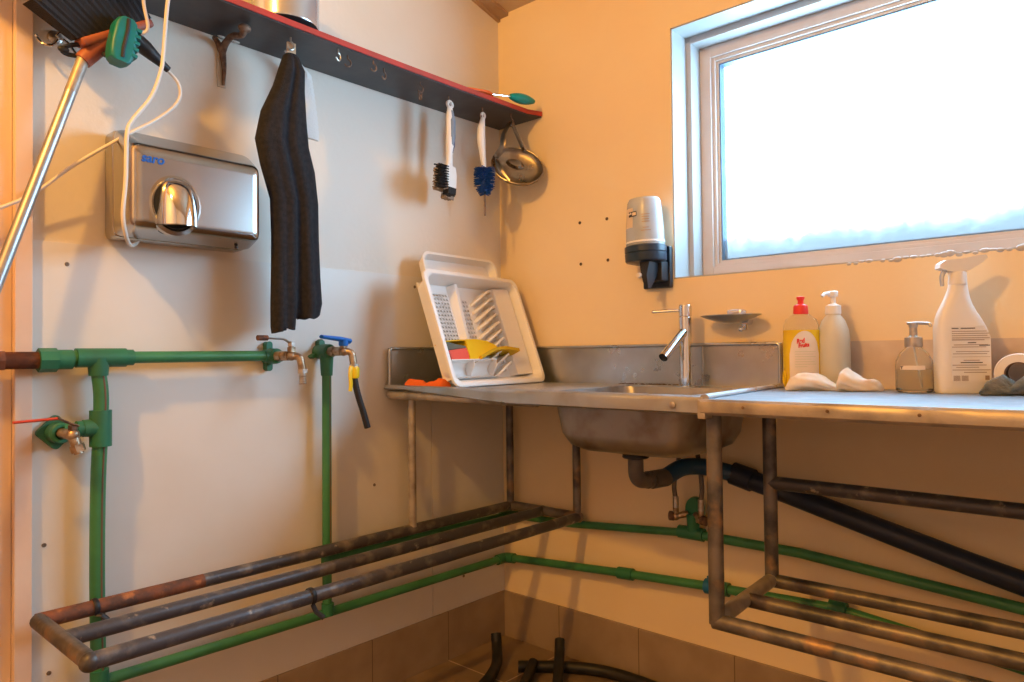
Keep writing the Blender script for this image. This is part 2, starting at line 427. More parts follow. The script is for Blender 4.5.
    b.prism([(0, zc(0)-.022), (RY, zc(RY)-.022), (RY, zc(RY)), (0, zc(0))], 0, .012, Mx); b.prism([(0, zc(0)-.012), (RY, zc(RY)-.012), (RY, zc(RY)), (0, zc(0))], .012, .05, Mx)
    struct(b.build('trim_5', 'timber'))
    # skirting tiles
    b = MB(); b.box((0, -1.42, 0), (.009, 0, .155), .0015); struct(b.build('baseboard_left', 'skirt_tile_y'))
    b = MB(); b.box((.009, -.009, 0), (RX, 0, .155), .0015); struct(b.build('baseboard_back', 'skirt_tile'))
    # stone strip on the window wall over the right table
    b = MB(); b.box((.998, -.006, .86), (RX, 0, 1.0), .001); struct(b.build('trim_6', 'marble_strip'))
shell()

# ------------------------------------------------------------------ lower pipe rack (left)
ZR = .466; RR = .0155; ZQ = .45
def rack():
    t = thing('pipe_rack', (.18, -.7, ZR-RR), 'long low rack of three rusty steel tubes running along the left wall into the corner', 'rack')
    y0, y1 = -1.425, -.045
    b = MB(); b.tube([(.075, y0-.004, ZR), (.075, -1.10, ZR)], RR); o = b.build('back_rail', 'tube_rust', t); o['label'] = 'rust-brown outer end of the back tube'
    b = MB(); b.tube([(.075, -1.10, ZR), (.075, y1, ZR)], RR); b.build('back_rail', 'tube_dark', t)
    b = MB(); b.tube([(.215, y0, ZR), (.215, y1, ZR)], RR); b.build('middle_rail', 'tube_dark', t)
    b = MB(); b.tube([(.36, y0, ZR), (.36, y1, ZR)], RR); b.build('front_rail', 'tube_dark', t)
    for y in (y0, y1):
        b = MB(); b.tube([(.077, y, ZR+.001), (.36, y, ZR+.001)], RR*.98)
        b.ball((.36, y, ZR), RR*1.1)
        if y == y1: b.ball((.077, y, ZR), RR*1.12); b.ball((.215, y, ZR), RR*1.12)
        b.build('cross_rail', 'tube_worn', t)
    return t
rack()
def strap(loc, label, pts, ctr):
    b = MB(); b.tube([V(p) for p in pts], .0055, 8, flat=.28)
    b.build('cable_tie', 'black_rubber', tags=(label, 'cable tie'))
# tie round the rusted rail + tail, tie round the front rail and green pipe
def ring_pts(c, r, a0, a1, n, ax='y'):
    out = []
    for k in range(n+1):
        a = a0 + (a1-a0)*k/n
        out.append(V((c[0]+r*math.cos(a), c[1], c[2]+r*math.sin(a))))
    return out
c = (.075, -1.325, ZR)
strap(None, 'black strap round the rusty end of the low rack by the green riser pipe', ring_pts(c, RR+.002, -.2*PI, 1.05*PI, 12)[::-1] + [V((.098, -1.318, ZR-.012)), V((.107, -1.303, ZR-.03))], c)
c = (.36, -1.00, ZR)
strap(None, 'black strap hanging below the front tube of the low rack', ring_pts(c, RR+.002, -.35*PI, 1.2*PI, 12)[::-1] + [V((.373, -.996, ZR-.03)), V((.382, -.982, ZR-.045))], c)

# ------------------------------------------------------------------ sink counter
ZS = .884
def sink():
    t = thing('sink_counter', (.5, -.3, ZR+RR), 'old stainless steel sink counter with raised back edge in the corner', 'sink counter')
    yf = lambda x: -.522 - .036*x
    xr = lambda y: .992 - .11*y
    hx0, hx1, hy0, hy1 = .583, .962, -.465, -.12
    b = MB()
    # sheet with an opening for the basin
    def plate(poly): b.prism(poly, ZS-.004, ZS)
    plate([(.016, yf(.016)), (hx0, yf(hx0)), (hx0, 0), (.016, 0)])
    plate([(hx1, yf(hx1)), (xr(yf(1.05)), yf(1.05)), (xr(0), 0), (hx1, 0)])
    plate([(hx0, yf(hx0)), (hx1, yf(hx1)), (hx1, hy0), (hx0, hy0)])
    plate([(hx0, hy1), (hx1, hy1), (hx1, 0), (hx0, 0)])
    # front lip, thicker towards the sink end
    n = 12; rings = []
    for i in range(n+1):
        x = .014 + (1.052-.014)*i/n; y = yf(x); k = min(1, max(0, (x-.1)/.4)); zb = ZS-.006-.024*k; dent = .003*math.sin(i*1.9)*(x > .5)
        rings.append([(x, y+.012, ZS-.001), (x, y+.010, ZS+.006), (x, y+.002, ZS+.0075), (x, y-.005, ZS+.004), (x, y-.008+dent, ZS-.004), (x, y-.009+dent, zb+.004), (x, y-.004+dent, zb), (x, y+.002, zb+.001)])
    b.loft(rings)
    # raised right edge
    p0 = V((xr(yf(1.05)), yf(1.05)-.003, ZS+.004)); p1 = V((xr(-.004), -.012, ZS+.004))
    b.tube([p0, p1], .009, 12, flat=.75)
    b.build('worktop', 'steel_dirty', t)
    # upstand
    b = MB(); b.box((.016, -.010, ZS-.002), (.992, -.002, 1.0), .001); b.box((.016, -.515, ZS-.002), (.022, -.010, 1.0), .001)
    b.tube(fillet([(.0235, -.516, ZS), (.0235, -.516, .998), (.0235, -.014, .998), (.99, -.014, .998), (.99, -.014, ZS)], .012), .005, 10)
    b.box((.768, -.0155, ZS), (.774, -.009, .997), .001)
    b.cyl((.978, -.012, .985), (.978, -.0155, .985), .004); b.cyl((.645, -.012, .98), (.645, -.0145, .98), .003)
    b.build('backsplash', 'steel', t)
    # basin
    b = MB(); rings = []
    cx, cy = (hx0+hx1)/2, (hy0+hy1)/2
    def ring(ins, z, r): return [(p[0], p[1], z) for p in rrect(hx0+ins, hy0+ins, hx1-ins, hy1-ins, r, 6)]
    outer = [ring(-.002, ZS-.003, .035), ring(.002, .86, .04), ring(.012, .78, .045), ring(.025, .752, .05), ring(.05, .738, .05), ring(.10, .735, .04)]
    inner = [ring(.103, .738, .04), ring(.052, .741, .05), ring(.028, .755, .05), ring(.015, .782, .045), ring(.005, .86, .04), ring(.001, ZS-.001, .035)]
    b.loft(outer + inner, caps=False)
    b.prism([(p[0], p[1]) for p in rrect(hx0+.09, hy0+.09, hx1-.09, hy1-.09, .04)], .7352, .7375)
    b.build('basin', 'steel_basin', t)
    b = MB(); b.lathe([(.040, .744), (.040, .740), (.022, .739)], T(.728, -.295, 0), caps=False); b.lathe([(.0, .7385), (.022, .7385), (.022, .74)], T(.728, -.295, 0), caps=False); b.build('drain', 'chrome', t)
    # under-frame tube and legs
    b = MB(); b.tube([(.022, yf(0)+.012, ZS-.022), (.60, yf(.6)+.016, ZS-.022)], .0135); b.ball((.022, yf(0)+.012, ZS-.022), .0138)
    b.build('front_tube', 'lip_tan', t)
    b = MB(); b.tube([(.078, -.49, ZS-.02), (.078, -.048, ZS-.02), (.358, -.048, ZS-.02)], .012); b.build('side_tube', 'tube_dark', t)
    for i, (x, y) in enumerate(((.078, -.478), (.078, -.048), (.358, -.048))):
        b = MB(); b.tube([(x, y, ZR+.008), (x, y, ZS-.012)], .0125 if i else .0115); b.build('leg', 'tube_worn' if i else 'lip_tan', t)
    b = MB(); b.lathe([(.0, 0), (.006, .001), (.007, .003), (.0, .005)], T(.985, yf(.985)-.008, ZS-.013) @ Rx(PI/2)); b.build('screw', 'nickel', t)
    b = MB()
    for k in range(60):
        x = random.uniform(.5, .74); b.ball((x, -.018-abs(random.gauss(0, .006)), ZS), random.uniform(.0015, .0045), sc=(1.5, 1, .8), seg=6)
    b.build('grime', 'dirt', t)
sink()

# faucet
def faucet():
    x, y = .755, -.075
    t = thing('faucet', (x, y, ZS), 'chrome single lever mixer tap with a short angled spout at the back of the sink', 'faucet')
    b = MB(); b.lathe([(.021, ZS), (.021, ZS+.004), (.0175, ZS+.006), (.0175, 1.072), (.0165, 1.074)], T(x, y, 0)); b.build('body', 'chrome', t)
    b = MB(); b.lathe([(.0165, 1.075), (.0178, 1.077), (.0178, 1.104), (.016, 1.107), (0, 1.108)], T(x, y, 0)); o = b.build('cap', 'chrome', t)
    b = MB(); b.tube([(x-.005, y-.004, 1.093), (x-.082, y-.030, 1.091)], .0042); b.ball((x-.082, y-.030, 1.091), .0046); b.build('lever', 'chrome', t)
    b = MB(); a = V((x, y-.004, 1.036)); e = V((x-.010, y-.105, .964)); b.tube([a, e], .0125, 20, caps=False); b.tube([e*1.0, a.lerp(e, .7)], .0108, 20, caps=False)
    b.build('spout', 'chrome', t)
    b = MB(); d = (e-a).normalized(); b.tube([e-d*.004, e-d*.003], .0108, 20); b.build('aerator', 'black_plastic', t)
faucet()

# ------------------------------------------------------------------ right steel table
def table():
    t = thing('steel_table', (1.6, -.3, 0), 'steel-topped table on worn tube legs and rails under the window, right of the sink', 'table')
    ZT = .885; x1 = 2.35; yf = -.568
    b = MB(); b.prism([(1.062, yf), (x1, yf), (x1, -.008), (1.002, -.008)], ZT-.004, ZT)
    b.build('tabletop', 'steel_top', t)
    b = MB(); rings = []
    for i in range(21):
        x = 1.052 + (x1-1.052)*i/20; w = .0012*math.sin(i*2.3)
        rings.append([(x, yf+.004, ZT+.0006), (x, yf-.006, ZT+.0008), (x, yf-.012, ZT-.004), (x, yf-.014+w, ZT-.014), (x, yf-.012+w, ZT-.024), (x, yf-.004, ZT-.030), (x, yf+.004, ZT-.029), (x, yf+.006, ZT-.006)])
    b.loft(rings)
    b.box((1.045, yf-.010, ZT-.038), (1.062, yf+.02, ZT-.001), .003)
    lip = b.build('front_lip', 'lip_tan', t)
    for x in (1.14, 1.29, 1.43):
        b = MB(); b.lathe([(.0, 0), (.0025, 0), (.003, .002), (.0, .003)], T(x, yf-.0135, ZT-.012) @ Rx(PI/2), seg=10); b.build('screw', 'hook_rust', lip)
    yl, yb = -.53, -.21; r = .0155; xl = 1.056
    for (x, y, z0, m) in ((xl, yl, ZQ-.008, 'tube_worn'), (xl-.018, yb, ZQ-.004, 'tube_worn'), (2.3, yl, 0, 'tube_worn'), (2.3, yb, 0, 'tube_worn')):
        b = MB(); b.tube([(x, y, z0), (x, y, ZT-.006)], r); b.build('leg', m, t)
    for y, x in ((yl, xl-.006), (-.372, xl-.008), (yb, xl-.018)):
        b = MB(); b.tube([(x, y, ZQ-.004), (2.3, y, ZQ-.004)], r*(1 if y != -.372 else 1.0)); b.build('bottom_rail', 'tube_worn' if y != yl else 'tube_worn', t)
    for xa, xb in ((xl, xl-.018), (2.3, 2.3)):
        b = MB(); b.tube([(xa, yl, ZQ-.002), (xb, yb, ZQ-.002)], r); b.build('side_rail', 'lip_tan' if xa < 2 else 'tube_worn', t)
    b = MB(); b.tube([(xl-.018, yb, .672), (2.3, yb, .668)], r); b.build('back_rail', 'tube_dark', t)
    b = MB(); b.tube([(xl, yb, ZT-.018), (2.3, yb, ZT-.018)], .012); b.build('top_rail', 'tube_dark', t)
table()

# ------------------------------------------------------------------ green water pipes
GR = .0115
def coupling(b, p, d, L, r): b.cyl(V(p)-V(d)*L/2, V(p)+V(d)*L/2, r)
def pipes():
    # low supply line
    t = thing('water_pipe', (.04, -.7, .28), 'lowest green water pipe running along both walls just above the tiled skirting', 'pipe')
    zl = [(-1.306, .297), (-.82, .289), (-.41, .285), (-.045, .281)]
    b = MB(); pts = [V((.04, y, z)) for y, z in zl] + [V((.04, -.032, .281))]
    b.tube(pts, .0125); b.build('pipe_run', 'green_pipe', t)
    b = MB(); q = [(.05, -.034, .283), (.52, -.034, .320), (.80, -.034, .338), (1.13, -.034, .352), (1.6, -.034, .300), (2.6, -.034, .29)]
    b.tube(q, .0125); b.build('pipe_run', 'green_pipe', t)
    b = MB(); b.tube(fillet([(.04, -.075, .281), (.04, -.034, .281), (.08, -.034, .285)], .012), .0172); b.build('elbow', 'green_fitting', t)
    b = MB(); coupling(b, (.525, -.034, .320), (1, 0, .07), .05, .0175); b.build('coupling', 'green_fitting', t)
    b = MB(); coupling(b, (1.128, -.034, .353), (1, 0, -.02), .04, .0185); b.build('coupling', 'green_fitting', t)
    b = MB(); coupling(b, (.798, -.034, .338), (1, 0, .05), .03, .0205); b.tube([(.798, -.034, .338), (.798, -.034, .365)], .011); o = b.build('coupling', 'blue_fitting', t); o['label'] = 'blue coupling'
    b = MB(); coupling(b, (.835, -.034, .339), (1, 0, .04), .03, .0185); b.build('coupling', 'green_fitting', t)
    # upper line
    t = thing('water_pipe', (.04, -.4, .46), 'green water pipe at rack height going round the corner under the sink to the valves', 'pipe')
    b = MB(); b.tube([(.045, -.748, .437), (.045, -.05, .426)], GR); b.build('pipe_run', 'green_pipe', t)
    b = MB(); b.tube([(.05, -.017, .425), (.30, -.017, .432), (.735, -.04, .475)], GR); b.build('pipe_run', 'green_pipe', t)
    b = MB(); b.tube([(.735, -.04, .475), (1.04, -.04, .473), (1.5, -.04, .437), (2.6, -.04, .42)], GR*1.1); b.build('pipe_run', 'green_pipe', t)
    b = MB(); b.tube(fillet([(.045, -.06, .426), (.045, -.018, .425), (.08, -.018, .4255)], .012), .0155); b.build('elbow', 'green_fitting', t)
    b = MB(); coupling(b, (.745, -.04, .476), (1, 0, 0), .075, .018); b.tube([(.752, -.04, .476), (.752, -.045, .53)], .017)
    b.lathe([(.030, -.012), (.032, 0), (.030, .012)], T(.752, -.03, .54) @ Rx(PI/2), sx=.8, sy=1.15)
    b.build('tee', 'green_fitting', t)
    b = MB(); b.lathe([(0, -.004), (.012, -.004), (.013, .002), (.006, .004), (0, .004)], T(.765, -.05, .522) @ Rx(PI/2)); b.build('cap', 'nickel', t)
    # left network
    t = thing('water_pipe', (.045, -1.3, .8), 'green water pipe on the left wall with two tees and a threaded brown inlet', 'pipe')
    z = .979; x = .045
    b = MB(); b.tube([(x, -1.95, z-.004), (x, -1.40, z-.004)], .0155, 16)
    for k in range(46):
        y = -1.475+k*.0018
        b.tube([(x, y, z-.004), (x, y+.0009, z-.004)], .0172 if k < 40 else .016, 12)
    b.tube([(x, -1.52, z-.004), (x, -1.476, z-.004)], .021, 6)
    b.build('threaded_nipple', 'tube_rust', t)
    b = MB(); b.tube([(x, -1.418, z-.004), (x, -1.386, z-.004)], .0245, 8); b.tube([(x, -1.386, z-.003), (x, -1.358, z-.003)], .0205)
    b.build('union', 'green_fitting', t)
    b = MB(); b.tube([(x, -1.36, z), (x, -1.34, z)], .0155); b.tube([(x, -1.262, z), (x, -.905, z+.001)], GR*1.15); b.build('pipe_run', 'green_pipe', t)
    b = MB(); b.tube([(x, -1.351, z), (x, -1.255, z)], .0205); b.tube([(x, -1.258, z), (x, -1.240, z)], .0175); b.tube([(x, -1.308, z), (x, -1.308, z-.038)], [.022, .0185]); b.build('tee', 'green_fitting', t)
    b = MB(); vp = spline([(x, -1.308, z-.03), (x, -1.303, .90), (x, -1.304, .83), (x-.003, -1.308, .7), (x-.004, -1.309, .5), (x-.004, -1.306, .297)], 6)
    b.tube(vp, .0148); b.build('pipe_run', 'green_pipe', t)
    b = MB(); b.tube([p + V((.0144, .004, 0)) for p in vp], .0018, 6); b.build('stripe', 'stripe', t)
    b = MB(); b.tube([(x, -1.304, .868), (x, -1.304, .792)], .0215); b.tube([(x, -1.304, .832), (x, -1.338, .832)], [.0195, .018]); b.tube([(x, -1.338, .832), (x, -1.35, .832)], .0165); b.build('tee', 'green_fitting', t)
    b = MB(); b.tube([(x, -1.345, .832), (x, -1.374, .832)], .0135); b.build('pipe_run', 'green_pipe', t)
    b = MB(); b.tube([(x, -1.306, .325), (x, -1.306, .285)], .018); b.build('elbow', 'green_fitting', t)
    # valve wall plate
    Mp = T(.004, -1.378, .826) @ Ry(PI/2)
    b = MB(); b.prism(rrect(-.027, -.027, .027, .027, .008), 0, .012, Mp @ Rz(PI/4), .002); b.lathe([(.021, .012), (.021, .045), (.0185, .048), (.0125, .048), (.0125, .03), (0, .03)], Mp)
    b.build('wall_plate', 'green_fitting', t)
    # pipe along to first tap: plate and body
    b = MB(); Mp = T(.004, -.902, z) @ Ry(PI/2); b.tube([(x, -.93, z), (x, -.90, z)], .0165)
    b.prism([(.030+.008*math.cos(a), .008*math.sin(a)) for a in [-PI/2+PI*k/6 for k in range(7)]] + [(-.030-.008*math.cos(a), -.008*math.sin(a)) for a in [-PI/2+PI*k/6 for k in range(7)]], 0, .02, Mp, .002)
    b.lathe([(.018, 0), (.020, .03), (.0195, .052), (.0185, .056), (.012, .056)], Mp, caps=True)
    b.build('wall_plate', 'green_fitting', t)
    # second tap riser
    t = thing('water_pipe', (.045, -.748, .45), 'green riser pipe on the left wall below the blue-handled tap', 'pipe')
    b = MB(); b.tube([(x, -.747, .955), (x-.003, -.748, .29)], .0125); b.build('pipe_run', 'green_pipe', t)
    b = MB(); b.tube([(x+.0118, -.745, .93), (x+.0118, -.746, .46)], .0014, 6); b.build('stripe', 'stripe', t)
    b = MB(); b.tube([(x, -.747, .925), (x, -.747, .99)], [.0155, .019, .019]); Mp = T(.004, -.747, .99) @ Ry(PI/2)
    b.lathe([(.019, 0), (.0205, .03), (.020, .055), (.0185, .058), (.012, .058)], Mp)
    b.prism([(.0, -.011), (.0, .011), (-.028, .008), (-.034, 0), (-.028, -.008)], 0, .02, Mp, .002); b.prism([(.0, .011), (0, -.011), (.006, -.030), (.010, -.034), (.016, -.028)], 0, .02, Mp @ Rz(.1), .002)
    b.build('wall_plate', 'green_fitting', t)
    b = MB(); b.tube([(x, -.748, .461), (x, -.748, .414)], .017); b.tube([(x, -.748, .437), (x, -.72, .437)], .0165); b.build('tee', 'green_fitting', t)
    b = MB(); b.tube([(x, -.748, .315), (x, -.748, .284)], .0165); b.build('elbow', 'green_fitting', t)
pipes()

def tap(y, z, label, hose):
    x = .055
    t = thing('water_tap', (x, y, z), label, 'tap')
    b = MB(); b.tube([(x, y, z), (x+.018, y+.006, z)], .0135, 8); b.tube([(x+.018, y+.006, z), (x+.03, y+.010, z)], .011)
    b.hexa((x+.026, y+.009, z), (x+.040, y+.013, z), .0135); b.ball((x+.045, y+.016, z), .0125)
    pth = fillet([(x+.045, y+.016, z), (x+.062, y+.030, z-.002), (x+.066, y+.034, z-.040)], .018)
    b.tube(pth, .0095); b.build('body', 'brass_worn', t)
    b = MB(); e = pth[-1]
    b.hexa(e+V((0, 0, .006)), e-V((0, 0, .004)), .0135)
    b.tube([e-V((0, 0, .004)), e-V((0, 0, .030))], .009)
    for k in range(4): b.cyl(e-V((0, 0, .010+k*.006)), e-V((0, 0, .0125+k*.006)), .0105, .009)
    b.build('spout_nozzle', 'nickel', t)
    b = MB(); s = V((x+.045, y+.016, z)); b.tube([s, s+V((0, 0, .03))], .007); b.hexa(s+V((0, 0, .010)), s+V((0, 0, .022)), .0115); b.build('stem', 'brass_worn', t)
    return t, s, e
t, s, e = tap(-.902, .979, 'worn brass tap with a grey lever handle at the end of the level green pipe', False)
b = MB(); b.tube(fillet([s+V((.0, .004, .031)), s+V((.0, -.006, .033)), s+V((.01, -.026, .042)), s+V((.012, -.088, .044))], .008), .0045, 10, flat=.6); b.hexa(s+V((0, 0, .024)), s+V((0, 0, .036)), .010); b.build('handle', 'nickel', t)
b = MB(); b.tube([s+V((.012, -.072, .044)), s+V((.012, -.098, .044))], .0068, 10); b.build('handle_grip', 'tube_rust', t)
t, s, e = tap(-.747, .99, 'brass tap with a bright blue lever handle above the green riser', True)
b = MB(); b.tube([s+V((0, .018, .027)), s+V((.002, -.01, .032)), s+V((.01, -.075, .038))], [.0125, .011, .008], 12, flat=.62); b.lathe([(.011, .014), (.013, .018), (.013, .034), (.0, .037)], T(*s)); b.build('handle', 'blue_plastic', t)
# hose + quick connector
t = thing('hose_connector', e-V((0, 0, .05)), 'yellow hose clip gripping the nozzle of the blue-handled tap', 'hose connector')
b = MB(); b.lathe([(.0125, .0), (.0145, .006), (.0145, .026), (.012, .032)], T(e.x, e.y, e.z-.032)); b.build('collar', 'yellow_plastic', t)
b = MB(); b.tube(spline([e+V((.006, -.012, .000)), e+V((.008, -.018, -.02)), e+V((.008, -.016, -.045)), e+V((.008, -.018, -.066))], 5), .0062, 8, flat=.5); b.build('clip_lever', 'yellow_plastic', t)
b = MB(); b.tube(spline([e+V((0, .0, -.028)), e+V((.003, .008, -.07)), e+V((.008, .022, -.12)), e+V((.012, .034, -.166))], 6), .0085, 12)
b.build('hose_offcut', 'black_rubber', tags=('short piece of black hose dangling from the yellow clip under the tap', 'hose'))
# shut-off valve with red lever
t = thing('ball_valve', (.05, -1.378, .826), 'small shut-off valve with a long red lever on the green wall plate', 'valve')
c0 = V((.05, -1.378, .826))
b = MB(); b.tube([c0, c0+V((.03, .008, -.001))], .0105, 10); b.ball(c0+V((.034, .01, -.002)), .013); b.tube([c0+V((.034, .01, -.002)), c0+V((.04, .020, -.040))], [.011, .009]); b.hexa(c0+V((.037, .016, -.022)), c0+V((.039, .020, -.036)), .014)
b.build('body', 'brass_worn', t)
b = MB(); b.tube(fillet([c0+V((.040, .018, .016)), c0+V((.045, -.005, .026)), c0+V((.05, -.022, .036))], .01), .005, 8, flat=.5); b.hexa(c0+V((.034, .010, .004)), c0+V((.036, .010, .018)), .009); b.build('lever_arm', 'hook_rust', t)
b = MB(); b.tube([c0+V((.048, -.018, .034)), c0+V((.055, -.096, .032))], .0048, 8, flat=.6); b.build('lever', 'red_handle', t)
# cobweb-ish hairline cracks are in the wall paint; angle valves under the sink
for dx, lab in ((-.038, 'left-hand angle valve under the sink, at the foot of a braided hose'), (.038, 'right-hand angle valve under the sink, beside the table leg')):
    c0 = V((.748+dx, -.062, .522)); t = thing('angle_valve', c0, lab, 'valve')
    b = MB(); b.tube([V((.750+dx*.3, -.045, .53)), c0], .009); b.ball(c0, .012); b.tube([c0, c0+V((0, 0, .026))], .008); b.build('body', 'brass_worn', t)
    b = MB(); b.lathe([(.004, 0), (.012, .004)] + [(.0135, .006), (.0135, .018), (.010, .020), (0, .020)], T(*c0) @ Rz(0 if dx > 0 else 0) @ Ry(-PI/2 if dx < 0 else PI/2) @ Rx(.3), seg=10); b.build('knob', 'hook_rust', t)
    t2 = thing('braided_hose', c0+V((0, 0, .03)), ('left' if dx < 0 else 'right') + '-hand flexible braided hose rising behind the basin', 'hose', )
    b = MB(); b.tube(spline([c0+V((0, 0, .045)), c0+V((dx*.1, 0, .09)), c0+V((-dx*.2, .006, .16)), (.755+dx*.5, -.09, .80), (.755+dx*.25, -.077, .878)], 7), .0065, 10); b.build('braid', 'pvc_grey', t2)
    b = MB(); b.tube([c0+V((0, 0, .024)), c0+V((0, 0, .055))], .0085, 8); b.build('ferrule', 'nickel', t2)

# waste trap and waste pipe
t = thing('sink_trap', (.78, -.29, .64), 'grey plastic trap under the sink basin', 'drain trap')
cx, cy = .728, -.295
b = MB(); b.lathe([(.0, .7345), (.020, .734), (.021, .722), (.033, .721), (.034, .714), (.030, .711), (.0, .710)], T(cx, cy, 0)); o = b.build('flange', 'black_plastic', t)
b = MB(); pth = fillet([(cx, cy, .712), (cx, cy, .652), (cx+.02, cy+.10, .650), (cx+.022, cy+.115, .650)], .04, 8); b.tube(pth, .0195, 18); b.build('elbow', 'pvc_grey', t)
b = MB(); b.tube([(cx+.012, cy+.055, .650), (cx+.022, cy+.112, .650)], .0235); b.tube([(cx+.008, cy+.04, .651), (cx+.010, cy+.05, .651)], .0225); b.build('collar', 'pvc_grey', t)
t = thing('waste_pipe', (1.2, -.055, .55), 'thick blue-black waste pipe sloping down the window wall behind the table', 'pipe')
b = MB(); b.tube(spline([(cx+.021, cy+.108, .650), (cx+.045, cy+.165, .672), (.82, -.085, .670), (.90, -.055, .652)], 6), .0225, 16); b.build('bend', 'pipe_blue', t)
b = MB(); b.tube(spline([(.885, -.055, .654), (1.05, -.055, .612), (1.3, -.055, .545), (1.55, -.055, .482), (2.4, -.055, .29)], 5), .0255, 18); b.build('pipe_run', 'pipe_blueblack', t)
b = MB(); b.tube([(.875, -.055, .657), (.93, -.055, .643)], .030); b.build('socket', 'pipe_blueblack', t)

# ------------------------------------------------------------------ floor hoses
def hose(pts, r, label):
    b = MB(); b.tube(spline(pts, 8), r, 14); b.build('hose_offcut', 'hose_black', tags=(label, 'hose'))
hose([(.136, -.188, .092), (.150, -.20, .062), (.190, -.245, .028), (.232, -.335, .017), (.26, -.45, .017), (.27, -.62, .017)], .0165, 'leftmost piece of black hose curling up from the floor tiles near the corner')
hose([(.236, -.196, .018), (.33, -.118, .018), (.436, -.060, .018), (.56, -.044, .018), (.70, -.07, .018), (.95, -.22, .018)], .0175, 'longest black hose lying across the floor tiles along the window wall')
hose([(.322, -.098, .092), (.338, -.120, .068), (.366, -.160, .040), (.41, -.225, .018), (.50, -.36, .018), (.6, -.55, .018)], .0155, 'black hose with its open end sticking up over the long hose')
hose([(.285, -.180, .040), (.300, -.215, .028), (.33, -.28, .017), (.39, -.40, .017), (.42, -.55, .017)], .0155, 'short black hose tucked against the end of the long hose on the floor')
b = MB()
for a in range(4): b.ball((.66+.006*a, -.02, .012+.004*(a % 2)), .007, sc=(1.3, .6, .8), seg=8)
b.build('plastic_scrap', 'green_fitting', tags=('tiny green scrap on the floor against the skirting tiles', 'scrap'))

# ------------------------------------------------------------------ shelf
def shelf():
    t = thing('wall_shelf', (.09, -.7, 1.77), 'long narrow black shelf board with a red front edge high on the left wall', 'shelf')
    ys = [-1.62 + i*(1.617)/30 for i in range(31)]
    def zb(y): return 1.772 - .006*math.sin(PI*(y+1.3)/1.3)
    def xf(y): return .180 + (.018 if y > -.05 else .0) * (y+.05)/.05
    b = MB(); b.loft([[(.002, y, zb(y)), (xf(y), y, zb(y)), (xf(y), y, zb(y)+.017), (.002, y, zb(y)+.017)] for y in ys]); b.build('board', 'shelf_black', t)
    b = MB(); b.loft([[(xf(y)-.001, y, zb(y)+.004), (xf(y)+.003, y, zb(y)+.004), (xf(y)+.003, y, zb(y)+.0185), (xf(y)-.004, y, zb(y)+.0185)] for y in ys]); b.build('edge_band', 'red_edge', t)
    b = MB()
    for y in (-1.02, -1.0, -.985): b.ball((.012, y, 1.768), .006, sc=(1, 2, .7), seg=8)
    b.build('glue_blob', 'glue', t)
shelf()
ZU = 1.769
# cast double coat hook
t = thing('coat_hook', (.01, -1.017, 1.70), 'rusty cast double coat hook smeared with glue under the shelf, left of the towel', 'hook')
b = MB(); b.box((.0005, -1.028, 1.645), (.006, -1.006, 1.755), .003); b.build('plate', 'glue', t)
b = MB(); b.tube(spline([(.006, -1.017, 1.735), (.03, -1.019, 1.748), (.07, -1.022, 1.752), (.11, -1.02, 1.742), (.125, -1.018, 1.758)], 5), [.010, .008, .007, .009], 10); b.ball((.122, -1.019, 1.755), .013, sc=(1, 1.2, .8)); b.tube(spline([(.006, -1.017, 1.73), (.012, -1.03, 1.75), (.02, -1.045, 1.757)], 4), [.009, .005], 8)
b.tube(spline([(.008, -1.017, 1.73), (.014, -1.016, 1.69), (.01, -1.016, 1.65)], 4), [.009, .006, .004], 8); b.build('prongs', 'hook_rust', t)
# cup hooks along the board underside
def cup_hook():
    b = MB(); pts = [(0, 0, 0), (0, 0, -.012)] + [(0, .009*math.cos(a)-.0, -.021+.009*math.sin(a)) for a in [PI/2+PI*2*k/14 for k in range(0, 11)]]
    b.tube([(0, 0, 0), (0, 0, -.014)], .0022, 8)
    arc = [(0, .009*math.sin(2*PI*k/16), -.024+.010*math.cos(2*PI*k/16)) for k in range(0, 12)]
    b.tube([(0, 0, -.012)] + arc, .0022, 8); b.lathe([(.005, 0), (.005, -.0015), (.002, -.002)], seg=10)
    return b
hooks = [(.135, -.905, 'hook_steel', 'steel cup hook under the shelf that carries the black towel'),
         (.165, -.787, 'hook_steel', 'empty pale cup hook under the shelf, first to the right of the towel'),
         (.150, -.747, 'hook_rust', 'rusty cup hook right beside the empty pale one'),
         (.175, -.683, 'hook_rust', 'rusty cup hook about midway along the shelf'),
         (.152, -.630, 'hook_rust', 'small rusty cup hook midway along, nearer the wall'),
         (.150, -.497, 'hook_rust', 'rusty cup hook with a dangling split ring under the shelf'),
         (.125, -.362, 'hook_rust', 'rusty cup hook holding the two white-handled brushes'),
         (.125, -.215, 'hook_rust', 'rusty cup hook holding the blue bottle brush'),
         (.150, -.105, 'hook_rust', 'rusty cup hook holding the metal strainer in the corner')]
proto = cup_hook().build('cup_hook', 'hook_steel', loc=(0, 0, 0))
proto_r = proto.copy(); proto_r.data = proto.data.copy(); proto_r.data.materials[0] = MATS['hook_rust']
used = False
for i, (x, y, m, lab) in enumerate(hooks):
    if i == 0: o = proto
    else: o = (proto if m == 'hook_steel' else proto_r).copy(); C.objects.link(o)
    o.location = (x, y, ZU+.001); o.rotation_euler = (0, 0, .3*math.sin(i*2)); tag(o, lab, 'hook', 'cup hooks under the shelf')
b = MB()
b.tube([(.150, -.497+.006*math.sin(a), ZU-.038-.0065*math.cos(a)) for a in [2*PI*k/14 for k in range(14)]], .0012, 6, closed=True)
b.tube([(.150+.006*math.sin(a), -.497, ZU-.049+.006*math.cos(a)) for a in [2*PI*k/14 for k in range(14)]], .0014, 6, closed=True)
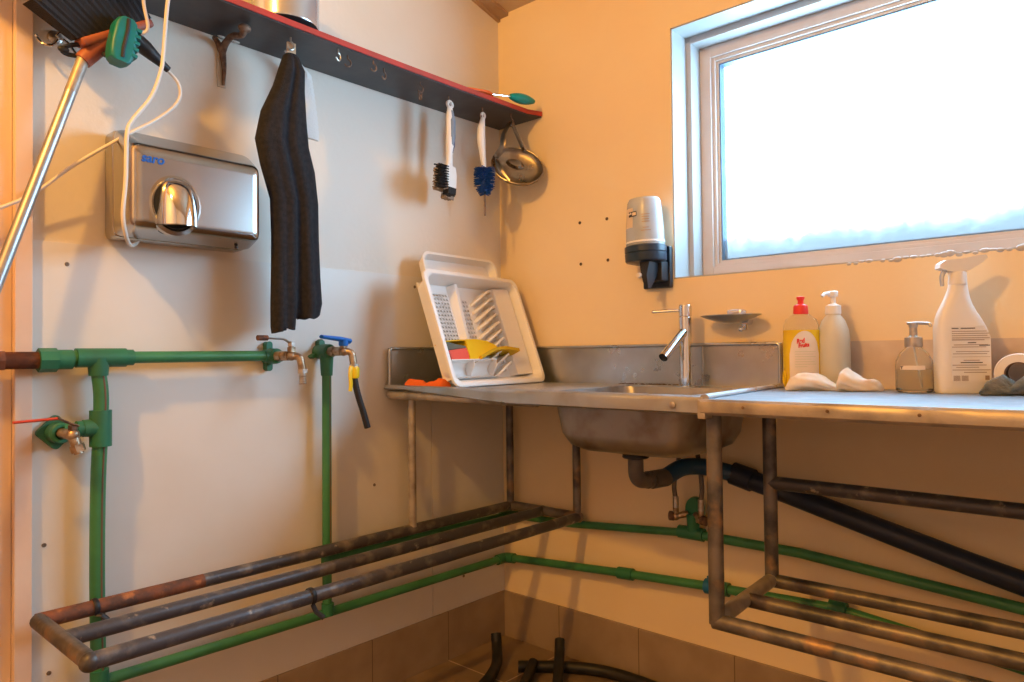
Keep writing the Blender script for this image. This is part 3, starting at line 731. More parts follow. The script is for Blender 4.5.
b.build('split_ring', 'hook_rust', tags=('small dark split ring hanging from a cup hook mid shelf', 'ring'))

# towel -----------------------------------------------------------
def towel():
    t = thing('black_towel', (.12, -.9, 1.74), 'black terry towel hanging in folds from the shelf hook right of the hand dryer', 'towel')
    # z, yl, yr, depth, valley
    prof = [(1.728, -.912, -.886, .012), (1.720, -.920, -.880, .018), (1.69, -.930, -.866, .026), (1.64, -.946, -.868, .030), (1.57, -.978, -.864, .034), (1.50, -.993, -.858, .037), (1.44, -.980, -.840, .036),
            (1.36, -.955, -.830, .036), (1.27, -.953, -.828, .036), (1.18, -.955, -.824, .036), (1.11, -.957, -.820, .038), (1.06, -.957, -.823, .036), (1.045, -.955, -.826, .034)]
    n = 64; rings = []
    xc = .125
    for j, (z, yl, yr, d) in enumerate(prof):
        k = j/(len(prof)-1); ring = []
        for i in range(n):
            a = 2*PI*i/n; cy = math.cos(a); s = math.sin(a)
            u = (cy+1)/2; y = yl + (yr-yl)*u
            prof_d = abs(s)**.6*math.copysign(1, s)
            fold = 1 - .62*k**.5*math.exp(-((u-.50)/.10)**2) - .22*k*math.exp(-((u-.22)/.06)**2) - .18*k*math.exp(-((u-.80)/.07)**2)
            x = xc + d*prof_d*(fold if s > 0 else .45) + .004*math.sin(u*9+z*7)*k
            zz = z
            if j >= len(prof)-2:
                zz = z + ((.0 if u < .42 else .018+.03*(u-.42)) - (.012 if u < .12 else 0)) + .004*math.sin(u*14)
                if .43 < u < .5: zz += .01
            ring.append((x, y, zz))
        rings.append(ring)
    inner = [[(xc+(p[0]-xc)*.8, (p[1]+.884)*.94-.884, p[2]+.012) for p in rings[-1]], [(xc+(p[0]-xc)*.6, (p[1]+.884)*.8-.884, p[2]+.05) for p in rings[-1]]]
    # refine by splining between rings
    fine = []
    for a, bb in zip(rings, rings[1:]):
        for q in range(4): fine.append([tuple(V(p).lerp(V(w), q/4)) for p, w in zip(a, bb)])
    fine += [rings[-1]] + inner
    b = MB(); b.loft(fine); b.build('cloth', 'towel_black', t, smooth=70)
    b = MB() if False else MB()
    0 and b.loft([[(xc+dd, y, z) for dd, y in ((.0395, -.842), (.0375, -.830), (.028, -.818), (.02, -.812), (.022, -.808), (.030, -.815), (.040, -.828), (.042, -.842))] for z in (1.150, 1.158)])
    b = MB(); b.loft([[(xc-.004, -.909, z), (xc+.004, -.911+.0, z), (xc+.006, -.888, z), (xc-.002, -.886, z)] for z in (1.722, 1.757)]); o = b.build('hanging_tag', 'tag_tan', t); o['label'] = 'tan hanging tab'
towel()
b = MB(); rings = []
for z, y0, y1 in ((1.752, -.852, -.840), (1.737, -.848, -.818), (1.722, -.832, -.800), (1.68, -.832, -.792), (1.62, -.832, -.783), (1.57, -.828, -.778), (1.552, -.822, -.778)):
    rings.append([(.06, y0, z), (.066, (y0+y1)/2, z), (.06, y1, z), (.054, y1, z), (.056, (y0+y1)/2, z), (.054, y0, z)])
fine = []
for a, c2 in zip(rings, rings[1:]):
    for q in range(8):
        r_ = [V(p).lerp(V(w), q/8) for p, w in zip(a, c2)]
        cc = sum(r_, V())/6; fine.append([tuple(cc+(p-cc)*(1.0 + (.10 if q % 2 else 0))) for p in r_])
b.loft(fine+[rings[-1]])
b.tube(spline([(.075, -.885, 1.757), (.065, -.868, 1.752), (.06, -.85, 1.742)], 4), .003, 6)
b.build('ribbed_cloth', 'towel_white', tags=('narrow white ribbed cloth strip hanging behind the right side of the towel', 'cloth'))

# brushes ---------------------------------------------------------
def dish_brush(x, y, zt, zb, rot, lab, front, bristle, gm, lean):
    t = thing('dish_brush', (x, y, zt), lab, 'brush', 'dish brushes on one hook')
    M = T(x, y, zt) @ Rx(lean) @ Rz(rot) @ Matrix.Diagonal((1.5, 1.6, 1, 1))
    L = zt-zb
    b = MB(M)
    # loop at top
    b.tube([(0, .007*math.cos(a), -.008+.010*math.sin(a)) for a in [2*PI*k/14 for k in range(14)]], .0035, 8, closed=True)
    b.tube([(0, 0, -.016), (.002, 0, -.05), (.003, 0, -.11), (.001, 0, -.155), (0, 0, -L+.075), (0, 0, -L+.06)], [.006, .0105, .0105, .0065, .0075, .009], 12, flat=.7)
    b.prism([(-.012, -L+.075), (.012, -L+.07), (.016, -L+.05), (.014, -L), (-.010, -L-.002), (-.015, -L+.05)], -.006, .006, Matrix(((0, 0, 1, 0), (1, 0, 0, 0), (0, 1, 0, 0), (0, 0, 0, 1))), .003)
    b.build('handle', 'white_plastic', t)
    b = MB(M); b.tube([(.004, .001, -.028), (.0055, .001, -.06), (.006, .001, -.11), (.004, .001, -.135)], [.004, .008, .008, .005], 12, flat=.75); b.build('grip', gm, t)
    b = MB(M)
    for i in range(5):
        for j in range(9):
            zz = -L+.004+j*.0078; xx = -.006+i*.003
            b.tube([(xx, -.010, zz), (xx+random.uniform(-.002, .002), -.034+random.uniform(-.002, .002), zz+random.uniform(-.002, .002))], [.0019, .0024], 5)
    for i in range(5):
        for j in range(8):
            xx = -.006+i*.003; yy = -.008+j*.0028
            b.tube([(xx, yy, -L+.006), (xx, yy-.002+random.uniform(-.001, .001), -L-.016+random.uniform(-.002, .002))], [.0018, .0022], 5)
    b.build('bristles', bristle, t)
dish_brush(.130, -.362, 1.748, 1.478, .15, 'white-handled dish brush with stiff black bristles hanging in front of its neighbour', True, 'black_bristle', 'grey_rubber', -.02)
dish_brush(.085, -.318, 1.74, 1.478, .1, 'navy-gripped dish brush with pale brown bristles hanging behind the black-bristled one', False, 'brown_bristle', 'navy_rubber', -.06)
t = thing('bottle_brush', (.12, -.215, 1.75), 'white-handled bottle brush with deep blue bristles hanging under the shelf', 'brush')
M = T(.125, -.212, 1.752) @ Matrix.Diagonal((1.25, 1.25, 1, 1))
b = MB(M); b.tube([(0, .006*math.cos(a), -.009+.009*math.sin(a)) for a in [2*PI*k/14 for k in range(14)]], .0035, 8, closed=True)
b.tube(spline([(0, 0, -.016), (.0, -.006, -.05), (.0, -.007, -.09), (.0, -.002, -.14), (.0, .002, -.175)], 5), [.006, .011, .012, .0085, .007], 12, flat=.8); b.build('handle', 'white_plastic', t)
b = MB(M); b.tube(spline([(0, .002, -.17), (.0, .004, -.25), (0, .004, -.33)], 4), .0022, 8); b.build('wire', 'hook_rust', t)
b = MB(M); b.tube([(0, .003, -.176), (0, .003, -.255)], [.010, .012, .009], 10)
for k in range(420):
    z = -.174-.088*random.random(); a = random.uniform(0, 2*PI); r = .0275*(1 if z > -.235 else .9-.5*(-z-.235)/.03)
    b.tube([(0, .003, z), (r*math.cos(a), .003+r*math.sin(a), z-.004+random.uniform(-.003, .004))], [.0016, .0009], 4)
b.build('bristles', 'blue_bristle', t)
# strainer with handles
t = thing('metal_strainer', (.16, -.08, 1.58), 'round shallow steel strainer lid with bent strap handles hanging in the corner', 'strainer')
n0 = V((.62, -.70, .36)).normalized()
u0 = V((.75, .66, .0)).normalized(); u0 = (u0 - n0*u0.dot(n0)).normalized()
u0 = (Matrix.Rotation(-.42, 3, n0) @ u0); v0 = n0.cross(u0)
cc = V((.150, -.075, 1.595))
M = Matrix((( u0.x, v0.x, n0.x, cc.x), (u0.y, v0.y, n0.y, cc.y), (u0.z, v0.z, n0.z, cc.z), (0, 0, 0, 1))) @ Matrix.Scale(1.22, 4)
b = MB(M); b.lathe([(0, -.004), (.030, -.004), (.052, -.002), (.066, .004), (.071, .012), (.073, .012), (.070, 0), (.064, -.006), (0, -.010)], sy=.78, seg=40, caps=False)
b.tube([(.072*math.cos(a), .056*math.sin(a), .012) for a in [2*PI*k/36 for k in range(36)]], .0022, 8, closed=True); b.build('dish', 'lid_steel', t)
b = MB(M); b.lathe([(.0, .006), (.012, .005), (.018, -.003)], T(-.012, .012, 0), sx=1.5, sy=.8); b.build('boss', 'lid_steel', t)
top = V((.150, -.105, 1.742))
b = MB(); b.tube(spline([top+V((0, -.002, 0)), top+V((.0, -.034, -.045)), top+V((0, -.045, -.095)), M @ V((-.064, .0, .012)), M @ V((-.035, -.035, .016)), M @ V((.0, -.056, .013))], 6), [.009, .0125, .012, .010, .012, .009], 10, flat=.28); b.build('strap_handle', 'lid_steel', t)
b = MB(); b.tube(spline([top+V((0, .002, .002)), top+V((.005, .03, -.045)), M @ V((.0, .050, .012))], 6), [.008, .010, .011], 10, flat=.3); b.build('strap_handle', 'lid_steel', t)
b = MB(); q = M @ V((-.062, .004, .018)); b.ball(q, .010, sc=(1, 1, .8)); b.build('rivet', 'nickel', t)

# things on the shelf
ZT2 = 1.789
t = thing('cooking_pot', (.095, -.905, ZT2), 'shiny metal pot with a dark base standing on the shelf above the towel', 'pot')
b = MB(); b.lathe([(0, .002), (.060, .002), (.074, .010), (.080, .016)], T(.095, -.895, ZT2), seg=40); b.build('base', 'pot_base', t)
b = MB(); b.lathe([(.078, .014), (.082, .02), (.083, .14), (.086, .143), (.083, .146), (.080, .14), (.078, .02), (0, .018)], T(.095, -.895, ZT2), seg=40, caps=False); b.build('body', 'enamel_pot', t)
t = thing('scrub_tool', (.12, -.2, ZT2), 'ribbed teal-handled wire tool lying on the right end of the shelf', 'tool')
b = MB(); b.tube([(.15, -.26, ZT2+.010), (.186, -.14, ZT2+.020)], .0025, 8); b.build('shaft', 'chrome', t)
d = V((.02, .095, .002)); p0 = V((.184, -.145, ZT2+.020))
b = MB(); nn = 22
b.tube([p0+d*(k/nn) for k in range(nn+1)], [max(.004, .0160*math.sin(PI*(.12+.80*k/nn))**.7*(1+.08*(k % 2))) for k in range(nn+1)], 14); b.build('handle', 'teal_bright', t)
b = MB(); b.tube(spline([(.135, -.36, ZT2+.006), (.15, -.30, ZT2+.010), (.168, -.235, ZT2+.012), (.165, -.21, ZT2+.008)], 5), [.004, .009, .010, .005], 10, flat=.6)
b.build('orange_clip', 'orange_plastic', tags=('flat orange plastic piece on the shelf beside the teal-handled tool', 'clip'))

# ------------------------------------------------------------------ hand dryer
def dryer():
    t = thing('hand_dryer', (.0, -1.13, 1.235), 'brushed steel hand dryer with a round chrome nozzle on the left wall', 'hand dryer')
    y0, y1, z0, z1 = -1.286, -.978, 1.236, 1.470
    b = MB(); b.box((.001, y0+.002, z0), (.058, y1-.006, z1), .016, seg=4); b.build('back_plate', 'brushed', t)
    def tp(c):
        if c.x > .1:
            c.z = (z0+.012 if c.z < 1.35 else z1-.052); c.y = (y0+.004 if c.y < -1.1 else y1-.022)
        return c
    b = MB(); b.box((.060, y0-.004, z0-.002), (.160, y1+.002, z1+.004), .021, seg=5, taper=tp); cov = b.build('cover', 'brushed', t)
    cy, cz, xf = -1.196, 1.303, .155
    b = MB(); 
    # raised surround
    b.lathe([(.059, -.004), (.057, .004), (.050, .007), (.046, .004)], T(xf, cy, cz) @ Ry(PI/2) , seg=36, sx=1.15, caps=False); b.build('nozzle_surround', 'brushed', t)
    b = MB(); b.lathe([(0, .0055), (.046, .0055), (.046, .003)], T(xf, cy, cz) @ Ry(PI/2), seg=30, sx=1.12, caps=False); b.build('recess', 'black_plastic', cov)
    b = MB(); rings = []
    n = 24
    for j in range(11):     # half dome opening downwards
        f = j/10; ang = f*PI/2
        ring = []
        for k in range(n+1):
            a = PI*k/n
            ring.append((xf+.050*math.sin(a)*math.cos(ang*.95)+.004, cy-.040*math.cos(a)*math.cos(ang*.55)**1.0*(1-.35*f**3), cz-.048+.098*math.sin(ang)))
        rings.append(ring)
    b.loft(rings, caps=False, close=False); b.loft([[(p[0]-.002, cy+(p[1]-cy)*.95, p[2]-.001) for p in r] for r in rings], caps=False, close=False)
    b.build('nozzle', 'chrome', t)
    b = MB(); b.lathe([(.0, .004), (.010, .003), (.011, -.003)], T(.148, -1.213, z0+.014) @ Ry(PI/2+.5), sy=1.4); b.build('sensor_lens', 'black_plastic', cov)
    b = MB(); b.cyl((.10, -1.03, z0-.003), (.10, -1.03, z0+.002), .004); b.build('screw', 'black_plastic', cov)
    Mt = Matrix(((0, 0, 1, .1611), (1, 0, 0, -1.243), (0, 1, 0, 1.392), (0, 0, 0, 1)))
    text_part('saro', .026, Mt, 'logo_blue', cov, 'logo', width=.046, bold=.0006, shear=.15)
dryer()

# ------------------------------------------------------------------ broom, plug, cords (top left)
def broom():
    p1 = V((.075, -1.345, 1.60)); p0 = V((.16, -1.86, .0))
    d = (p1-p0).normalized()
    t = thing('broom', p0, 'broom with an aluminium stick standing upside down, black bristles up against the left wall', 'broom')
    b = MB(); b.tube([p0, p1-d*.07], .0115, 16); b.tube([p1-d*.07, p1-d*.06], .0112); b.build('stick', 'aluminium', t)
    b = MB(); b.tube([p1-d*.085, p1-d*.03, p1+d*.005], [.0118, .0118, .0122], 16); b.build('collar', 'lip_tan', t)
    # block runs mostly sideways, bristles up
    a = V((-.02, -.84, -.30))
    ax = V((.05, .80, .50)).normalized(); nrm = V((.15, -.55, .9)); nrm = (nrm-ax*nrm.dot(ax)).normalized(); w = ax.cross(nrm)
    cc = V((.085, -1.305, 1.655))
    M = Matrix(((ax.x, w.x, nrm.x, cc.x), (ax.y, w.y, nrm.y, cc.y), (ax.z, w.z, nrm.z, cc.z), (0, 0, 0, 1)))
    b = MB(M); b.box((-.062, -.022, -.009), (.098, .022, .009), .007, seg=3); b.tube([M.inverted() @ (p1-d*.01), V((.0, 0, -.004))], [.0165, .021], 14); b.build('block', 'broom_block', t)
    b = MB(M); rings = []
    for k in range(30):
        x = -.066+k*.0057; s = 1-.10*(k % 2)
        fx = lambda h: x + (x-.02)*h*2.4 - h*.35
        rings.append([(x+(x-.03)*0, -.019*s, .008), (x, .019*s, .008), (fx(.085), .030*s, .092-.004*(k % 3)), (fx(.085), -.030*s, .092-.004*(k % 3))])
    b.loft(rings); b.build('bristles', 'black_bristle', t, smooth=20)
broom()
t = thing('hook_plate', (.0, -1.385, 1.64), 'chrome wall hook with curled prongs behind the broom', 'hook')
b = MB(); b.lathe([(.0, 0), (.014, 0), (.014, .004), (.008, .007), (0, .007)], T(.001, -1.378, 1.652) @ Ry(PI/2)); b.build('plate', 'nickel', t)
b = MB(); b.tube(spline([(.006, -1.378, 1.652), (.03, -1.38, 1.640), (.045, -1.395, 1.618), (.04, -1.410, 1.618), (.03, -1.418, 1.632)], 5), .003, 8); b.ball((.03, -1.418, 1.634), .004)
b.tube(spline([(.006, -1.378, 1.652), (.03, -1.365, 1.64), (.045, -1.350, 1.612)], 5), .003, 8); b.tube(spline([(.006, -1.378, 1.652), (.035, -1.372, 1.668), (.05, -1.385, 1.68)], 5), .003, 8); b.build('prongs', 'chrome', t)
b = MB(); pts = [(.075+.004*math.sin(a), -1.352+.034*math.cos(a), 1.612+.0105*math.sin(a)+.010*math.cos(a)) for a in [2*PI*k/22 for k in range(22)]]
b.tube(pts, .0048, 8, closed=True, flat=.7); b.ball((.076, -1.383, 1.604), .009, sc=(.6, 1.2, .8)); b.tube([(.08, -1.33, 1.622), (.10, -1.30, 1.603)], .0055, 8)
b.build('hanging_strap', 'black_rubber', tags=('black rubber strap looped round the broom stick at the wall hook', 'strap'))
# teal connector
t = thing('cable_connector', (.115, -1.262, 1.64), 'teal plug connector with a black cable sleeve hanging beside the broom head', 'cable connector')
c0 = V((.125, -1.290, 1.634))
b = MB()
M = T(*c0) @ Rx(-.16)
b.loft([[(x, y*s, z) for (x, y) in [(q[0], q[1]) for q in rrect(-.020, -.0235, .020, .0235, .009, 4)]] for z, s in ((-.048, .55), (-.043, .85), (-.030, 1.0), (-.01, 1.05), (.012, 1.0), (.030, .98), (.042, .8), (.047, .5))])
b2 = MB(M); b2.merge(b.bm); 
for k in range(5): b2.box((-.021, .016, -.03+k*.014), (.021, .0285, -.022+k*.014), .003)
b2.build('body', 'teal_plastic', t)
b = MB(M); b.tube([V((.019, .0+.001*math.sin(z*90), z)) for z in (-.040, -.02, 0, .02, .044)], .0042, 8); b.tube([V((.0, .0, .046)), V((.012, .0, .047)), V((.019, .0, .040))], .004, 8); b.build('seam_band', 'black_rubber', t)
b = MB(); e1 = V((.105, -1.188, 1.611)); s1 = V((.118, -1.262, 1.652)); b.tube([s1, s1.lerp(e1, .3), s1.lerp(e1, .85), e1], [.016, .0165, .0085, .0075], 14); b.build('cable_sleeve', 'black_rubber', t)
def cord(pts, r, lab, m='cable_white'):
    b = MB(); b.tube(spline(pts, 8), r, 10); return b.build('power_cord', m, tags=(lab, 'cord'))
cord([e1+V((0, -.006, .002)), (.10, -1.166, 1.592), (.095, -1.158, 1.565), (.09, -1.172, 1.535), (.09, -1.215, 1.493), (.095, -1.275, 1.447), (.06, -1.36, 1.375), (.04, -1.42, 1.315), (.035, -1.50, 1.262), (.03, -1.8, 1.1)], .0036, 'white cord leaving the black cable sleeve and dropping to the left behind the broom stick')
cord([(.20, -1.215, 1.86), (.19, -1.213, 1.80), (.17, -1.217, 1.72), (.15, -1.216, 1.635), (.15, -1.222, 1.586), (.15, -1.242, 1.525), (.16, -1.282, 1.465), (.168, -1.296, 1.43), (.170, -1.299, 1.34), (.169, -1.304, 1.265), (.15, -1.29, 1.222), (.10, -1.262, 1.216), (.06, -1.235, 1.232)], .0042, 'white cord hanging from above the shelf down over the left side of the hand dryer')
cord([(.20, -1.262, 1.86), (.19, -1.258, 1.80), (.15, -1.257, 1.73), (.135, -1.243, 1.675), (.12, -1.262, 1.655)], .0036, 'short white cord running up from the teal connector past the shelf')

# ------------------------------------------------------------------ dish rack
def rackframe(BL, yaw, tilt):
    e = V((math.sin(yaw)*-1, math.cos(yaw), 0)); n = V((-e.y, e.x, 0)); v = n*math.sin(tilt)+V((0, 0, 1))*math.cos(tilt); o = e.cross(v) if False else v.cross(e)
    o = -o if o.x < 0 else o
    return Matrix(((e.x, v.x, o.x, BL.x), (e.y, v.y, o.y, BL.y), (e.z, v.z, o.z, BL.z), (0, 0, 0, 1)))
def dishrack():
    W, L, D = .452, .362, .056
    M = rackframe(V((.275, -.487, ZS+.0045)), math.radians(5), math.radians(20))
    t = thing('dish_rack', (.22, -.27, ZS+.0045), 'white plastic dish rack tipped on its side and leaning back in the corner', 'dish rack')
    def R3(x0, y0, x1, y1, r, z): return [(p[0], p[1], z) for p in rrect(x0, y0, x1, y1, r, 5)]
    b = MB(M); I = .021
    # walls: outer shell then inner; open base rim
    b.loft([R3(I, I+.014, W-I, L-I, .03, -D), R3(I-.004, I+.008, W-I+.004, L-I+.004, .03, -D+.02), R3(.012, .014, W-.012, L-.012, .03, -.014), R3(.008, .010, W-.008, L-.008, .03, -.012), R3(.0, .0, W, L, .03, -.010), R3(0, 0, W, L, .03, -.002), R3(.003, .003, W-.003, L-.003, .028, 0),
            R3(.012, .012, W-.012, L-.012, .026, 0), R3(.016, .017, W-.016, L-.016, .026, -.004), R3(I+.0, I+.010, W-I, L-I, .027, -D+.02), R3(I+.004, I+.018, W-I-.004, L-I-.004, .027, -D+.001)], caps=False)
    b.build('tray_wall', 'rack_white', t)
    # perforated base
    b = MB(M); x0, x1, y0, y1 = I, W-I, I+.012, L-I; zb0, zb1 = -D, -D+.003
    secs = [(x0+.012, x0+.118, 8, y0+.058, y1-.030, 17), (x0+.165, x0+.205, 3, y0+.058, y1-.045, 14), (x1-.125, x1-.105, 2, y0+.02, y1-.06, 16)]
    cur = x0
    for sx0, sx1, nx, sy0, sy1, ny in secs:
        b.box((cur, y0, zb0), (sx0, y1, zb1)); b.box((sx0, y0, zb0), (sx1, sy0, zb1)); b.box((sx0, sy1, zb0), (sx1, y1, zb1))
        px, py = (sx1-sx0)/nx, (sy1-sy0)/ny
        for i in range(nx+1): b.box((max(sx0, sx0+px*i-px*.2), sy0, zb0), (min(sx1, sx0+px*i+px*.2), sy1, zb1))
        for j in range(ny+1): b.box((sx0, max(sy0, sy0+py*j-py*.25), zb0), (sx1, min(sy1, sy0+py*j+py*.25), zb1))
        cur = sx1
    b.box((cur, y0, zb0), (x1, y1, zb1))
    b.build('perforated_base', 'rack_white', t, smooth=0)
    # rounded dividing ridge between the two grid areas
    b = MB(M); b.loft([[(x0+.122, y, zb1-.001), (x0+.136, y, zb1+h*.75), (x0+.148, y, zb1+h*.75), (x0+.162, y, zb1-.001)] for y, h in ((y0+.075, .012), (y0+.12, .020), (y1-.05, .030), (y1-.006, .034))]); b.build('divider', 'rack_white', t)
    # cutlery cups in the lower left
    b = MB(M)
    cx0, cx1 = I+.004, I+.208; cy0, cy1 = I+.010, I+.062
    b.box((cx0, cy1-.002, -D), (cx1, cy1+.001, -.006), .001); 
    for cx in (cx0+.098, cx1):
        b.prism([(cy0, -D), (cy1, -D), (cy1, -.008), (cy1-.02, -.012), (cy0+.02, -.03), (cy0, -.04)], cx-.0015, cx+.0015, Matrix(((0, 0, 1, 0), (1, 0, 0, 0), (0, 1, 0, 0), (0, 0, 0, 1))))
    for ca, cb in ((cx0, cx0+.096), (cx0+.1, cx1)):
        b.loft([[(x, cy0+(cy1-cy0)*u, -D+.006+.036*(abs(2*u-1)**2.5)*(.6 if u > .5 else 1)) for u in [k/12 for k in range(13)]] + [(x, cy1, -D+.002), (x, cy0, -D+.002)] for x in (ca, cb)])
    b.build('cutlery_cup', 'rack_white', t)
    # curved plate slots
    for k in range(10):
        y = y0+.010+k*.0272
        b = MB(M); pts = []
        for q in range(15):
            a = q/14; X = x1-.195+.115*a; hh = .006+.038*math.sin(PI*min(1, .06+a*.94))**.8; pts.append((X, y+.046*math.sin(a*PI*.55)-.01, -D+hh))
        b.loft([[(p[0], p[1]-.0042, -D+.001), (p[0], p[1]+.0042, -D+.001), (p[0], p[1]+.0034, p[2]), (p[0], p[1]-.0034, p[2])] for p in pts])
        b.build('plate_slot', 'rack_white', t)
    b = MB(M); b.loft([[(x1-.095+.0, y, zb1), (x1-.080, y, zb1+.020), (x1-.02, y, zb1+.026), (x1-.004, y, zb1+.026), (x1-.002, y, zb1)] for y in (y0+.006, y1-.006)]); b.build('side_ledge', 'rack_white', t)
    # contents resting on the cups' edge
    zc0 = I+.0635
    def slab(name, m, lab, cat, ol, zt0, zt1, bev=.002):
        b = MB(M); b.prism(ol, zt0, zt1, Matrix.Identity(4), bev); b.build(name, m, tags=(lab, cat))
    slab('red_sponge', 'red_sponge', 'red scouring sponge in the dish rack under the dark green pad', 'sponge', [(I+.010, zc0), (I+.088, zc0), (I+.090, zc0+.020), (I+.088, zc0+.036), (I+.008, zc0+.028)], -.048, -.012, .003)
    slab('scouring_pad', 'grey_sponge', 'dark grey-green scouring pad lying on the red sponge in the rack', 'pad', [(I+.004, zc0+.030), (I+.088, zc0+.037), (I+.088, zc0+.042), (I+.045, zc0+.048), (I-.002, zc0+.058)], -.048, -.013, .002)
    # yellow cloths as wavy sheets
    def sheet(f, nx, nz, th, name, m, lab):
        b = MB(M); top = [[f(i/nx, j/nz) for i in range(nx+1)] for j in range(nz+1)]
        rings = []
        for r in top: rings.append([(p[0], p[1], p[2]) for p in r] + [(p[0], p[1]-th, p[2]) for p in reversed(r)])
        b.loft(rings); b.build(name, m, tags=(lab, 'cloth'), smooth=60)
    def f1(u, w):
        x = I+.0+.240*u; base = zc0+.034 + .016*math.sin(PI*min(1, u*1.1))
        if u > .36: base = zc0+.050+.010*math.sin(PI*(u-.36)/.64) - max(0, u-.75)*.09
        return (x, base + (.008*math.sin(u*5+w*2)) + .0, -.066+.052*w + 0*u)
    def f1b(u, w): # front hanging face of the big yellow cloth
        x = I+.088+.150*u; return (x, 0, 0)
    sheet(lambda u, w: (I-.002+.215*u, zc0+.058+.010*math.sin(PI*u*.9)-.010*u+.002*math.sin(w*5), -.050+.040*w), 24, 6, .003, 'yellow_cloth', 'yellow_cloth', 'top sheet of bright yellow cloth draped over the red sponge in the rack')
    b = MB(M); ol = [(I+.090, zc0+.001), (I+.135, zc0+.001), (I+.165, zc0+.014), (I+.215, zc0+.026), (I+.245, zc0+.028), (I+.225, zc0+.046), (I+.19, zc0+.058), (I+.14, zc0+.0635), (I+.091, zc0+.062)]
    b.prism(ol, -.048, -.010, Matrix.Identity(4), .003); b.build('folded_cloth', 'yellow_cloth', tags=('bright yellow folded cloth block on the cutlery cups in the dish rack', 'cloth'))
    sheet(lambda u, w: (I+.130+.200*u, zc0+.004+.030*math.sin(PI*min(.5, u*.8))+.003*w-.006*max(0, u-.7)/.3, -.045+.046*w), 20, 5, .010, 'folded_cloth', 'yellow_cloth_worn', 'duller yellow cloth sticking out over the plate slots of the rack')
dishrack()
def driptray():
    W, L, D = .345, .425, .03
    M = rackframe(V((.186, -.420, ZS+.004)), math.radians(3), math.radians(16.5))
    def R3(x0, y0, x1, y1, r, z): return [(p[0], p[1], z) for p in rrect(x0, y0, x1, y1, r, 5)]
    b = MB(M); b.loft([R3(.01, .01, W-.01, L-.01, .03, -D), R3(.003, .003, W-.003, L-.003, .03, -.006), R3(0, 0, W, L, .03, -.004), R3(0, 0, W, L, .03, 0), R3(.008, .008, W-.008, L-.008, .026, 0), R3(.016, .016, W-.016, L-.016, .026, -D+.004)], caps=True)
    b.build('drip_tray', 'rack_white', tags=('white plastic drip tray standing upright behind the dish rack', 'tray'))
driptray()
b = MB(); rings = []
for k in range(16):
    u = k/15; x = .095+.125*u; y = -.500+.03*u; h = .020+.006*math.sin(u*9)+.003*math.sin(u*23)
    rings.append([(x, y-.018, ZS), (x, y-.019, ZS+h*.6), (x, y-.010, ZS+h), (x, y+.006, ZS+h*.9), (x, y+.016, ZS+h*.5), (x, y+.017, ZS)])
b.loft(rings); b.build('orange_cloth', 'orange_cloth', tags=('crumpled orange cloth on the counter at the left foot of the dish rack', 'cloth'), smooth=60)

# ------------------------------------------------------------------ wall dispenser, soap dish, screw holes
def dispenser():
    x, y = .628, -.062
    t = thing('soap_dispenser', (x, -.01, 1.17), 'wall soap dispenser with upturned clear bottle and black base, left of the window', 'soap dispenser')
    M = T(x+.030, y, 0) @ Matrix.Diagonal((1.1, 1.1, 1, 1)) @ Ry(-.02) @ T(-.004,0,0)
    b = MB(M); b.lathe([(.046, 1.268), (.052, 1.285), (.051, 1.33), (.047, 1.39), (.045, 1.412), (.040, 1.421), (.0, 1.424)], sy=.85, seg=36); b.build('bottle', 'dispenser_clear', t)
    b = MB(M); b.lathe([(.053, 1.292), (.0525, 1.297)], sy=.86, seg=36); b.build('ring', 'white_plastic', t)
    b = MB(M); b.lathe([(.030, 1.232), (.052, 1.238), (.055, 1.242), (.056, 1.262), (.054, 1.264), (.056, 1.266), (.056, 1.282), (.052, 1.285)], sy=.9, seg=36); b.build('base', 'navy_plastic', t)
    b = MB(); b.box((x-.038, -.020, 1.165), (x+.052, -.0015, 1.285), .005); b.box((x-.02, -.055, 1.182), (x+.046, -.012, 1.24), .006); b.build('bracket', 'black_plastic', t)
    b = MB(T(.022, 0, 0)); b.loft([[(x-.022, -.10, 1.235), (x+.010, -.10, 1.235), (x+.012, -.05, 1.235), (x-.020, -.05, 1.235)], [(x-.008, -.115, 1.195), (x+.010, -.115, 1.195), (x+.010, -.06, 1.195), (x-.008, -.06, 1.195)], [(x+.000, -.108, 1.158), (x+.010, -.108, 1.158), (x+.008, -.09, 1.160), (x+.0, -.09, 1.160)]]); b.build('push_lever', 'black_plastic', t)
    b = MB(); b.lathe([(0, .004), (.006, .004), (.008, 0), (.008, -.006)], T(x+.008, -.118, 1.195) @ Rx(PI/2)); b.build('nozzle_tip', 'label_cream', t)
    # printed panel
    def patch(a0, a1, z0, z1, m, name, rad=.0005):
        b = MB(M); rr = lambda z: (.051 if z < 1.33 else .051-.004*(z-1.33)/.07)+rad
        P = [[(rr(z)*math.cos(a), rr(z)*.85*math.sin(a), z) for a in [a0+(a1-a0)*k/6 for k in range(7)]] for z in (z0, (z0+z1)/2, z1)]
        b.loft(P, caps=False, close=False); b.build(name, m, t)
    A = lambda deg: math.radians(deg)
    patch(A(222), A(258), 1.335, 1.392, 'label_pale', 'label_patch'); patch(A(240), A(272), 1.366, 1.381, 'ink', 'label_patch', .0008); patch(A(256), A(270), 1.369, 1.378, 'label_cream', 'label_patch', .0012)
    for k, (z, w) in enumerate(((1.368, 26), (1.361, 24), (1.354, 22), (1.347, 24), (1.330, 18), (1.322, 30))): patch(A(300-w/2), A(300+w/2), z, z+.0022, 'ink_soft', 'label_print', .0008)
    Mt = M @ T(-.016, -.0465, 1.3735) @ Rz(-.30) @ Rx(PI/2)
    text_part('tork', .010, Mt, 'label_cream', t, 'logo', width=.015)
dispenser()
t = thing('soap_dish', (.87, 0, 1.04), 'thin metal wall soap dish beside the tap, under the window corner', 'soap dish')
